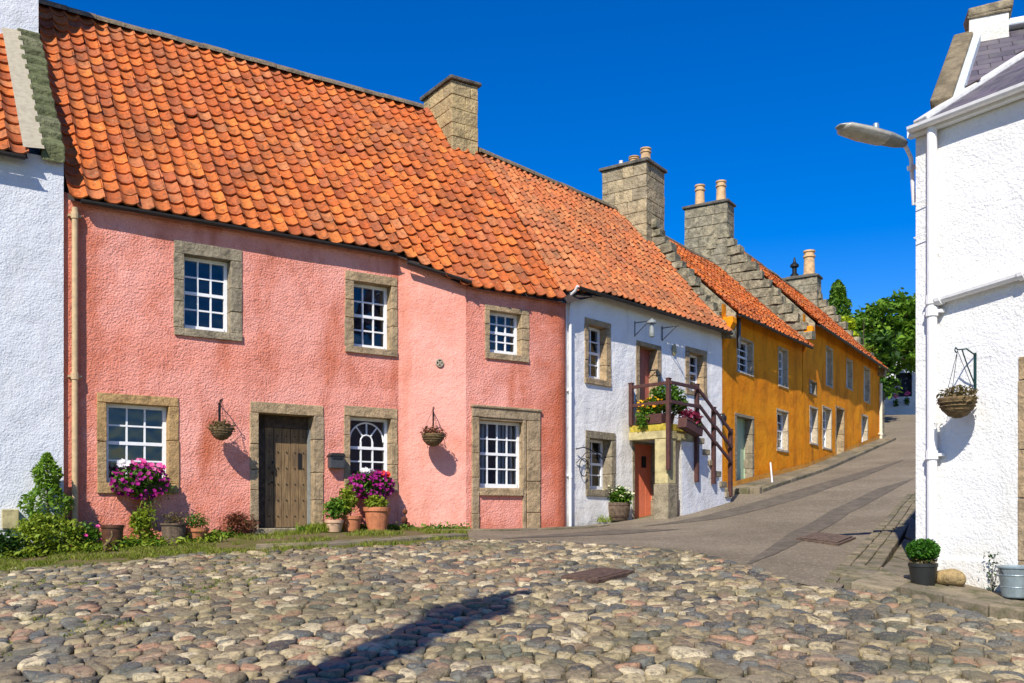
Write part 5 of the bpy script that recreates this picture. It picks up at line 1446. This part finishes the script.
# ------------------------------------------------------------------ hanging baskets
basket(PF, (219, 404), (221.5, 431), 0, 'hanging basket on the pink wall just left of the plank door', 'hanging baskets on the house walls', r=.165, depth=.30)
yy = -.32 * (xat(PF, 432, -.16) - xA) / (xB - xA)
basket(PF, (433, 412), (433, 437), yy, 'hanging basket of heathery flowers on the smooth pink wall right of the arched window', 'hanging baskets on the house walls', 'heather', r=.19, depth=.30)
bk = basket(RF, (975.5, 355), (957.5, 403), 0, 'dry hanging basket on a green scrolled bracket on the white corner house', 'hanging baskets on the house walls', r=.175, depth=.27, iron='green_iron')

# ------------------------------------------------------------------ letter box
x, z = PF.px(336.5, 461.5, -.08)
t = thing('letter_box', 'grey metal letter box with a small gabled lid beside the plank door', 'letter box', PF.w(x, 0, z), PF.ang)
m = MB(); m.box(-.125, .125, -.13, -.01, -.11, .09); m.build('body', M['box_grey'], t, bevel=.008)
m = MB(); m.add([(-.145, -.15, .085), (.145, -.15, .085), (.145, 0, .085), (-.145, 0, .085), (-.10, -.15, .135), (.10, -.15, .135), (.10, 0, .135), (-.10, 0, .135)], [(3, 2, 1, 0), (4, 5, 6, 7), (0, 1, 5, 4), (1, 2, 6, 5), (2, 3, 7, 6), (3, 0, 4, 7)]); m.build('lid', M['gutter'], t, bevel=.005)
m = MB(); m.box(-.09, .09, -.136, -.129, .03, .055); m.build('slot_flap', M['iron'], t)

# ------------------------------------------------------------------ planting at the pink house
FP = 'pots and plants along the pink wall'
def pt(x, y): 
    w_ = PF.w(x, y); return Vector((w_.x, w_.y, g1(w_.x, w_.y)))
def at_px(px_, yl):            # a point on the ground in front of the pink wall
    x = xat(PF, px_, yl); return pt(x, yl)
b = at_px(47, -.32); t = thing('conifer_shrub', 'pointed dwarf conifer against the white wall at the left edge', 'shrub', b, 0, FP)
V = []
for k in range(2300):
    zz = rng.random() ** .8; rr = (.40 * (1 - zz) ** .75 + .03) * (1 + .25 * math.sin(zz * 17)); a = rng.uniform(0, 6.283); q = rr * (.55 + .45 * rng.random())
    V.append((q * math.cos(a), q * math.sin(a), .12 + 1.22 * zz))
leafmesh('foliage', np.array(V), .065, 'leaf_tree', t, aspect=.4, up=.1, droop=.2); stems(t, (0, 0, 0), [(0, 0, 1.2)], .025, name='trunk')
def bush(name, label, px_, yl, rad, n, size, mat, flowers=None, zc=None, cat='shrub', aspect=.5, shell=.35, lumps=5):
    b = at_px(px_, yl); t = thing(name, label, cat, b, PF.ang, FP)
    zc = rad[2] * .75 if zc is None else zc
    P = [blob((0, 0, zc), rad, n // 2, shell)]
    for k in range(lumps):
        d = rand_dirs(1)[0]; P.append(blob((d[0] * rad[0] * .65, d[1] * rad[1] * .65, zc + abs(d[2]) * rad[2] * .55), [r_ * .45 for r_ in rad], n // (2 * lumps), shell))
    P = np.concatenate(P); P = P[P[:, 2] > .01]
    leafmesh('foliage', P, size, mat, t, aspect=aspect)
    stems(t, (0, 0, 0), [(random.uniform(-1, 1) * rad[0] * .6, random.uniform(-1, 1) * rad[1] * .6, zc * 1.2) for _ in range(6)])
    if flowers:
        P = blob((0, -.02, zc), [r_ * 1.05 for r_ in rad], flowers[1], .9); flowermesh('flowers', P[P[:, 2] > .05], flowers[2], flowers[0], t)
    return t
bush('leafy_shrub', 'spreading light green shrub below the dwarf conifer', 48, -.62, (.50, .28, .32), 2600, .055, 'leaf_yg')
bush('leafy_shrub', 'low dark shrub cut off by the left edge of the picture', 2, -.6, (.30, .25, .22), 700, .07, 'leaf_dark')
bush('rose_bush', 'small rose bush with a few pink blooms left of the brown pot', 84, -.45, (.24, .18, .24), 600, .065, 'leaf_mid', ('fl_pink', 7, .07))
bush('leafy_shrub', 'tall yellow green shrub under the magenta flowers of the window planter', 144, -.42, (.20, .16, .34), 900, .06, 'leaf_yg', lumps=4)
bush('leafy_shrub', 'bright low green plant in front of the brown pot', 122, -.68, (.28, .14, .08), 500, .07, 'leaf')
bush('heather_bush', 'russet heather bush left of the plank door', 239, -.25, (.32, .2, .22), 1500, .05, 'heather', aspect=.3)
b = at_px(112.5, -.66); pot_thing('clay_pot', 'empty tall brown clay pot under the golden window', 'pot', b, pot_prof(.12, .145, .34, .04), 'brown_glaze', .13, .28, FP)
b = at_px(174, -.64); t = pot_thing('barrel_pot', 'small dark half barrel pot at the right of the golden window', 'pot', b, pot_prof(.15, .175, .30, .03), 'barrel', .16, .26, FP)
leafmesh('foliage', blob((0, 0, .36), (.2, .16, .1), 160, .2), .05, 'dry', t)
b = at_px(196.5, -.58); t = pot_thing('terracotta_bowl', 'terracotta bowl with grey green herbs between the barrel pot and the heather', 'pot', b, pot_prof(.11, .165, .2, .05), 'terracotta', .15, .16, FP)
leafmesh('foliage', blob((0, 0, .28), (.22, .18, .15), 520, .3), .05, 'leaf_mid', t, aspect=.25)
m = MB(); b = at_px(106, -.86)
t = thing('driftwood', 'pale curved piece of driftwood standing in the flower bed', 'driftwood', b, PF.ang, FP); m.tube([(0, 0, -.03), (-.02, 0, .08), (.05, .01, .15), (.08, .0, .22), (.07, .0, .28)], [.025, .02, .022, .016, .008], 7); m.build('branch', M['wicker'], t, smooth=True)
# magenta petunias in the window planter
def petunias(loc, rz, label, L, rad, n_leaf, n_fl, extra, box='rail_wood', name='flower_box'):
    t = trough(name, label, 'planter', loc, rz, L, .18, .17, box, FP)
    P = np.r_[blob((0, -.06, .16), rad, n_leaf, .3)]
    leafmesh('foliage', P, .07, 'leaf_mid', t, aspect=.55)
    flowermesh('magenta_flowers', blob((0, -.08, .14), [q * 1.06 for q in rad], n_fl, .82), .062, 'fl_purple', t, (0, -1, .55), spread=.7)
    for mat_, c, r_, k in extra: flowermesh({'fl_red': 'red_flowers', 'fl_white': 'white_flowers', 'fl_pink': 'pink_flowers'}[mat_], blob(c, r_, k, .6), .075, mat_, t, (0, -1, .7))
    return t
x, z = PF.px(139, 492, -.16)
t = petunias(PF.w(x, -.15, z), PF.ang, 'window planter of magenta petunias under the golden stone window', .70, (.40, .17, .24), 1100, 170, (('fl_white', (-.22, -.1, .40), (.09, .06, .05), 12), ('fl_pink', (.0, -.1, .42), (.12, .06, .05), 12), ('fl_pink', (.22, -.12, .36), (.14, .06, .06), 15)))
stems(t, (.1, -.1, .0), [(-.05, -.12, -.35), (.15, -.12, -.4), (.28, -.1, -.22), (.4, -.08, .1)], .008, 'leaf_yg', 'trailing_stem')
leafmesh('trailing_foliage', np.r_[blob((.12, -.1, -.2), (.12, .07, .26), 120, .2), blob((.40, -.06, .06), (.12, .1, .2), 70, .3)], .05, 'leaf', t, aspect=.4)
x, z = PF.px(370, 494, -.17)
t = petunias(PF.w(x, -.15, z), PF.ang, 'window planter of magenta petunias topped with red blooms under the arched window', .62, (.40, .19, .25), 1200, 330, (('fl_white', (-.08, -.1, .36), (.15, .07, .05), 34), ('fl_red', (.20, -.12, .33), (.13, .06, .06), 26)))
b = at_px(377, -.42); t = pot_thing('terracotta_pot', 'largest terracotta pot, under the red topped window planter', 'pot', b, pot_prof(.155, .21, .38, .07), 'terracotta', .19, .32, FP)
leafmesh('foliage', blob((-.03, 0, .44), (.24, .18, .13), 420, .3), .07, 'leaf_yg', t, aspect=.5)
b = at_px(351.5, -.45); t = pot_thing('terracotta_pot', 'ribbed middle terracotta pot of yellow green leaves', 'pot', b, pot_prof(.12, .155, .24, .05), 'terracotta', .14, .2, FP)
leafmesh('foliage', blob((.08, 0, .48), (.17, .14, .26), 620, .3), .07, 'leaf_yg', t, aspect=.45); stems(t, (0, 0, .2), [(.05 + .03 * k, 0, .5) for k in range(4)])
b = at_px(334.5, -.52); t = pot_thing('terracotta_pot', 'smallest pale terracotta pot with a sprawling green plant', 'pot', b, pot_prof(.10, .135, .19, .05), 'terracotta_pale', .12, .15, FP)
leafmesh('foliage', blob((0, .02, .36), (.19, .15, .18), 560, .3), .065, 'leaf', t, aspect=.5)
b = at_px(319, -.35); P = np.c_[rng.normal(b.x, .17, 220), rng.normal(b.y, .08, 220), np.full(220, b.z)]
tag(blades('weed_clump', P, .13, .01, 'leaf_yg'), 'tuft of leafy weeds at the right foot of the plank door surround', 'weeds')
b = at_px(405, -.25); t = thing('dried_ornament', 'thin dried seed head ornament standing right of the largest pot', 'ornament', b, PF.ang)
m = MB(); m.tube([(0, 0, 0), (.01, 0, .2), (0, 0, .34)], .008, 5); m.sphere((0, 0, .3), (.05, .03, .05)); m.sphere((-.02, -.02, .16), (.06, .03, .06)); m.sphere((.05, 0, .08), (.05, .03, .05)); m.build('seed_heads', M['heather'], t)

# ------------------------------------------------------------------ things by the right house
b = gp(923, 587); t = thing('potted_box_ball', 'clipped box ball in a black plastic pot at the corner of the white house', 'potted plant', b, 0)
m = MB(); m.lathe([(.105, 0), (.132, .20), (.139, .20), (.139, .235), (.128, .235), (.122, .18)], (0, 0, 0), 26); m.build('pot', M['black_plastic'], t); m = MB(); m.lathe([(.123, .19), (.123, .21)], (0, 0, 0), 16); m.build('soil', M['soil'], t)
leafmesh('foliage', np.r_[blob((0, 0, .355), (.165, .16, .115), 2300, .62), blob((.02, 0, .37), (.13, .13, .12), 700, .3)], .03, 'leaf_box', t, aspect=.55); leafmesh('dry_skirt', blob((0, 0, .25), (.14, .14, .05), 320, .4), .035, 'dry', t); stems(t, (0, 0, .2), [(0, 0, .4), (.05, 0, .4), (-.05, .02, .4)])
b = gp(949, 588); t = MB(); t.sphere((0, 0, .07), (.19, .11, .10), 12, 8); t.v = [(x + .03 * mnoise.noise((x * 8, y * 8, z * 8)), y, z + .025 * mnoise.noise((x * 7 + 3, y * 7, z * 7))) for x, y, z in t.v]
o = t.build('boulder', M['boulder'], smooth=True); o.location = b + Vector((0, 0, .02)); o.rotation_euler = (0, 0, RF.ang); tag(o, 'tan rounded boulder between the box ball pot and the white wall plinth', 'boulder')
b = RF.w(xat(RF, 1016, -.22), -.22, 0); b.z = g1(b.x, b.y) + .045; t = thing('metal_bucket', 'galvanised metal bucket beside the door of the white corner house', 'bucket', b, 0)
m = MB(); m.lathe([(.115, 0), (.12, .01), (.155, .27), (.166, .275), (.166, .29), (.155, .295), (.146, .285), (.11, .03)], (0, 0, 0), 30); m.build('pail', M['galv'], t)
m = MB()
for z, r_ in ((.09, .130), (.20, .1465)): m.lathe([(r_, z), (r_ + .005, z + .008), (r_, z + .016)], (0, 0, 0), 30)
m.build('rib', M['galv'], t); m = MB(); m.tube([(.16 * math.cos(a), -.17 * math.sin(a) * .3 - .02, .27 - .10 * math.sin(a)) for a in np.linspace(0, math.pi, 14)], .005, 6); m.build('handle', M['iron'], t)
b = RF.w(xat(RF, 993, -.06), -.06, 0); b.z = g1(b.x, b.y); t = thing('wall_weed', 'thin weed climbing the white wall next to the bucket', 'weed', b, RF.ang)
leafmesh('foliage', np.array([(rng.normal(.0, .05), rng.normal(-.02, .02), z) for z in np.linspace(.03, .42, 90)]), .03, 'leaf_dark', t); stems(t, (0, 0, 0), [(.02, 0, .4), (-.05, 0, .3), (.06, 0, .28)], .004)

# ------------------------------------------------------------------ street lamp on the corner
lx, lzv = RF.px(916, 168, .35)
t = thing('street_lamp', 'grey street lamp head on a curved white arm at the corner of the white house', 'street lamp', RF.w(.0, .35, lzv), RF.ang)
Rinv = lambda P: Vector(((P.x - RF.o[0]) * RF.u[0] + (P.y - RF.o[1]) * RF.u[1], (P.x - RF.o[0]) * RF.v[0] + (P.y - RF.o[1]) * RF.v[1] - .35, P.z - t.location.z))
def atd(px_, py_, d): return Rinv(Vector(((px_ - HX) / F * d, d, CZ + (HY - py_) / F * d)))
dh_ = 10.1
m = MB(); m.tube([atd(914, 205, 10.25), atd(912, 172, 10.2), atd(911, 158, 10.15), atd(906, 147, 10.12), atd(900, 143, dh_)], .022, 10); m.beam(atd(909, 168, 10.15), atd(922, 166, 10.25), .05, .05); m.build('arm', M['pipe_white'], t)
a, b = atd(903, 144, dh_), atd(838, 126, dh_ - .35)
ax = (b - a); L = ax.length; ax.normalize(); sd = ax.cross(Vector((0, 0, 1))).normalized(); up = sd.cross(ax)
from mathutils import Quaternion
_q = Quaternion(ax, .12); sd = _q @ sd; up = _q @ up
def shell(fracs, name, mat, z0s, z1s, wsc):
    vs = []; n = len(fracs)
    for f, wd, lo, hi in zip(fracs, wsc, z0s, z1s):
        c = a + ax * L * f
        for k in range(12):
            an = 2 * math.pi * k / 12; yv = math.cos(an); zv = math.sin(an)
            vs.append(c + sd * wd * yv + up * (hi * zv if zv > 0 else lo * -zv * -1 if False else (hi * zv if zv > 0 else -lo * zv * -1)))
    m = MB(); m.add(vs, [(i * 12 + k, i * 12 + (k + 1) % 12, (i + 1) * 12 + (k + 1) % 12, (i + 1) * 12 + k) for i in range(n - 1) for k in range(12)] + [tuple(range(12))[::-1], tuple((n - 1) * 12 + k for k in range(12))])
    return m.build(name, M[mat], t, smooth=True)
hd = shell((-.02, .08, .25, .6, .88, 1.0), 'lamp_head', 'lamp_grey', (.03, .04, .035, .03, .025, .01), (.035, .055, .065, .06, .045, .012), (.05, .085, .11, .12, .10, .045))
ln = shell((.28, .32, .6, .9, .95), 'lens', 'lamp_lens', (.045, .062, .062, .05, .03), (.0, .0, .0, .0, .0), (.08, .12, .135, .115, .06))
m = MB(); c = a + ax * L * .42 + up * .075; m.lathe([(.03, 0), (.03, .06), (.02, .07)], tuple(c), 10); m.build('photocell', M['galv'], t)
x_, z1 = RF.px(914.5, 200, .15); _, z2 = RF.px(914.5, 257, .15)
t = thing('cable_box', 'long narrow white cable box on the corner wall below the street lamp', 'cable box', RF.w(.0, .16, (z1 + z2) / 2), RF.ang)
h = (z1 - z2) / 2; m = MB(); m.box(-.075, .0, -.06, .06, -h, h); m.build('cover', M['pipe_white'], t, bevel=.012); m = MB(); m.tube([(-.03, 0, h), (-.03, .0, h + .5)], .012, 6); m.tube([(-.03, 0, -h), (-.03, 0, -h - .12)], .02, 6); m.build('cable', M['pipe_white'], t)
m = MB()
for q in (-.55, .62): m.tube([(-.02, -.04, h * q), (.02, -.22, h * q), (.25, -.21, h * q + .02)], .006, 5)
m.build('clip', M['pipe_white'], t)
# leaning white pole at the ochre wall
p0 = gp(772.5, 486); t = thing('white_pole', 'thin white pole leaning against the ochre wall right of the green door', 'pole', p0, 0); q = AF.w(xat(AF, 770.5, -.05), -.05, AF.px(770.5, 463, -.05)[1])
m = MB(); m.tube([(0, 0, 0), tuple(q - p0)], .022, 8); m.build('rod', M['paint_white'], t)
# flower baskets at the top of the lane
for k, (px_, py_, lab) in enumerate(((896, 399, 'left of two pink flower baskets on the far white house'), (907, 397, 'right of two pink flower baskets on the far white house'))):
    x, z = FWF.px(px_, py_, -.3); t = thing('far_flower_basket', lab, 'hanging basket', FWF.w(x, -.3, z), FWF.ang, 'flower baskets on the far white house')
    leafmesh('foliage', blob((0, 0, -.25), (.16, .15, .28), 110, .3), .14, 'leaf_mid', t); flowermesh('flowers', blob((0, -.1, .2), (.17, .14, .12), 24, .7), .11, 'fl_pink', t); m = MB(); m.tube([(0, .28, .55), (0, 0, .55), (0, 0, 0)], .02, 5); m.build('bracket', M['iron'], t)

# ================================================================== TREES
def tree(name, label, base, h_trunk, blobs, n_leaf, size, mats, group=None, trunk_r=.2, r=rng, limbs=7):
    t = thing(name, label, 'tree', base, 0, group)
    m = MB(); top = Vector((0, 0, h_trunk)); m.tube([(0, 0, -.3), (.05, 0, h_trunk * .5), tuple(top)], [trunk_r * 1.3, trunk_r, trunk_r * .75], 9)
    for c, rad in blobs[:limbs]:
        mid = top.lerp(Vector(c), .5) + Vector((0, 0, -.3)); m.tube([tuple(top * .9), tuple(mid), tuple(c)], [trunk_r * .55, trunk_r * .35, trunk_r * .1], 6)
        for _ in range(3):
            e = Vector(c) + Vector(rand_dirs(1, r)[0]) * rad[0] * .8; m.tube([tuple(mid.lerp(Vector(c), .6)), tuple(e)], [trunk_r * .18, trunk_r * .05], 5)
    m.build('trunk', M['bark'], t)
    tot = sum(b_[1][0] * b_[1][2] for b_ in blobs); P = []
    for c, rad in blobs:
        k = int(n_leaf * rad[0] * rad[2] / tot)
        q = blob(c, rad, k, .45, r)
        # tufts: pull leaves to random cluster centres so gaps show
        cc = blob(c, rad, max(6, k // 45), .6, r)
        idx = r.integers(0, len(cc), k); P.append(np.where(r.random(k)[:, None] < .8, cc[idx] + r.normal(0, .17 * rad[0] ** .5, (k, 3)) * np.array([1, 1, .6]), q))
    P = np.concatenate(P); split = r.random(len(P)) < .6
    leafmesh('crown', P[split], size, mats[0], t, aspect=.55, up=.4, r=r); leafmesh('crown', P[~split], size, mats[1], t, aspect=.55, up=.4, r=r)
    return t
def wpos(px_, d, py_=None):
    k = (px_ - HX) / F; return Vector((k * d, d, g1(k * d, d) if py_ is None else CZ + (HY - py_) / F * d))
def crown(d, base, spec):
    return [(tuple(wpos(a, d + dd, b) - base), (r_, r_, r_ * .8)) for a, b, r_, dd in spec]
bt = wpos(893, 51); bt = Vector((bt.x - 1.2, bt.y, g1(bt.x - 1.2, bt.y)))
tree('broadleaf_tree', 'large green broadleaf tree overhanging the top of the lane', bt, 3.0,
     crown(51, bt, ((882, 330, 2.0, 0), (900, 322, 1.9, .5), (862, 340, 1.6, -.5), (915, 335, 1.9, .5), (872, 362, 1.5, -.5), (896, 346, 1.7, -.6), (918, 346, 1.6, 0), (930, 320, 1.8, 1), (866, 322, 1.0, .6), (852, 335, 1.2, .6), (940, 345, 1.8, 1), (852, 352, 1.0, 0), (890, 308, .9, .3))), 13000, .30, ('leaf_tree', 'leaf'), trunk_r=.28)
b = wpos(838, 47); t = thing('conifer_tree', 'dense pointed green conifer beside the far chimney pots', 'tree', b, 0)
zt, zb = wpos(838, 47, 281).z - b.z, wpos(838, 47, 345).z - b.z; V = []
for k in range(3600):
    q = rng.random() ** .8; zz = zb + (zt - zb) * q; rr = .98 * (1 - q) ** .62 * (1 + .15 * math.sin(q * 23)) + .04; a = rng.uniform(0, 6.283); s_ = rr * (.6 + .4 * rng.random()); V.append((s_ * math.cos(a), s_ * math.sin(a), zz))
leafmesh('crown', np.array(V), .19, 'leaf', t, aspect=.4, up=.2); m = MB(); m.tube([(0, 0, -.2), (0, 0, zt * .9)], [.2, .05], 8); m.build('trunk', M['bark'], t)
b = wpos(844, 44.5); t = thing('lime_shrub', 'bright lime yellow shrub in front of the conifer above the ochre roof', 'shrub', b, 0); q = wpos(842, 44.5, 326) - b; q2 = wpos(850, 44.5, 341) - b
leafmesh('foliage', np.r_[blob(q, (.62, .5, .5), 700, .35), blob(q2, (.40, .4, .5), 420, .35)], .2, 'leaf_lime', t, aspect=.6); m = MB(); m.tube([(0, 0, -.2), tuple(q)], [.1, .03], 7); m.tube([tuple(q * .6), tuple(q2)], [.05, .02], 6); m.build('trunk', M['bark'], t)
b = wpos(862, 45); t = tree('broadleaf_tree', 'darker tree filling the gap behind the garden wall and conifer', b, 2.5, crown(45, b, ((856, 352, 1.1, 1), (868, 352, 1.3, .6), (864, 372, 1.2, 0), (874, 372, 1.2, .4), (868, 390, 1.1, -.5))), 4200, .32, ('leaf_dark', 'leaf_mid'), trunk_r=.2)
b = BF.w(bL - .3, .5, bze + .5); t = thing('roof_weed', 'dry plant tuft growing on the gable end of the farther ochre house', 'plant', b, 0)
P = np.c_[rng.normal(0, .16, 240), rng.normal(0, .16, 240), rng.normal(.25, .1, 240)]; leafmesh('foliage', P, .14, 'leaf_yg', t, aspect=.3); m = MB(); m.tube([(0, 0, 0), (-.03, 0, .5), (.0, 0, 1.5)], [.03, .025, .012], 6); m.tube([(-.1, 0, 0), (-.08, 0, .5)], .02, 5); m.build('stem', M['bark'], t)

# ================================================================== MARKET CROSS (stands beside the photographer, its shadow crosses the cobbles)
tip = gp(513, 591); sd2 = Vector((TO_SUN.x, TO_SUN.y)).normalized(); Ls = 9.2
cx, cy = tip.x + sd2.x * Ls, tip.y + sd2.y * Ls; cz = g1(cx, cy); topz = tip.z + Ls * math.tan(SUN_EL)
t = thing('market_cross', 'stone market cross shaft topped with a carved beast on stepped base', 'monument', (cx, cy, cz), math.atan2(sd2.y, sd2.x))
Hh = topz - cz
m = MB()
for k in range(4): m.box(-1.0 + k * .22, 1.0 - k * .22, -1.0 + k * .22, 1.0 - k * .22, -.3 + k * .25 if k else -.5, -.05 + k * .25 + .01 * k)
m.build('stepped_base', M['grey_sand'], t, bevel=.03)
m = MB(); m.lathe([(.34, .68), (.34, .9), (.27, 1.0), (.23, Hh - 1.45), (.30, Hh - 1.38), (.36, Hh - 1.2), (.36, Hh - 1.0), (.25, Hh - .98)], (0, 0, 0), 8); m.build('shaft', M['grey_sand'], t)
m = MB(); z = Hh - .98
m.sphere((0, 0, z + .30), (.16, .15, .32), 12, 8); m.sphere((.0, .0, z + .62), (.12, .11, .22), 10, 8); m.sphere((-.04, .12, z + .80), (.09, .14, .09), 10, 6); m.tube([(0, .16, z + .86), (0, .24, z + .98)], [.02, .006], 6)
m.tube([(0, .12, z + .45), (0, .24, z + .30), (0, .20, z + .1)], [.05, .04, .04], 7); m.tube([(0, -.1, z + .15), (0, -.22, z + .3), (0, -.18, z + .55)], [.04, .03, .04], 7); m.box(-.14, .14, .12, .20, z + .02, z + .42)
m.build('carved_beast', M['grey_sand'], t, smooth=True)

# ================================================================== SKY, SUN, CAMERA
world = bpy.data.worlds.new('World'); scene.world = world; world.use_nodes = True
nt = world.node_tree; bg = nt.nodes['Background']
sky = nt.nodes.new('ShaderNodeTexSky'); sky.sky_type = 'NISHITA'; sky.sun_disc = False
sky.sun_elevation = SUN_EL; sky.sun_rotation = math.atan2(TO_SUN.x, TO_SUN.y); sky.air_density = 1.0; sky.dust_density = .15; sky.ozone_density = 4.0; sky.altitude = 300
hs = nt.nodes.new('ShaderNodeHueSaturation'); hs.inputs['Saturation'].default_value = 1.48; hs.inputs['Hue'].default_value = .517
nt.links.new(sky.outputs[0], hs.inputs['Color']); nt.links.new(hs.outputs[0], bg.inputs[0]); bg.inputs[1].default_value = .125
sun = bpy.data.lights.new('sun', 'SUN'); sun.energy = 5.0; sun.angle = math.radians(.5); sun.color = (1.0, .94, .84)
so = bpy.data.objects.new('sun', sun); COL.objects.link(so); so.rotation_euler = (-TO_SUN).to_track_quat('-Z', 'Y').to_euler(); so.location = (-10, -30, 40)
cam = bpy.data.cameras.new('camera'); cam.sensor_width = 36; cam.lens = 36 * F / 1024; cam.shift_x = 0
cam.shift_y = (HY - 341.5) / 1024; cam.clip_end = 1000; cam.clip_start = .1
co = bpy.data.objects.new('camera', cam); COL.objects.link(co); co.location = (0, 0, CZ); co.rotation_euler = (math.radians(90), 0, 0); scene.camera = co
vs = scene.view_settings; vs.view_transform = 'Standard'; vs.look = 'None'; vs.gamma = 1; vs.use_curve_mapping = False; vs.exposure = .33
scene.cycles.max_bounces = 6; scene.cycles.diffuse_bounces = 3; scene.cycles.transparent_max_bounces = 8
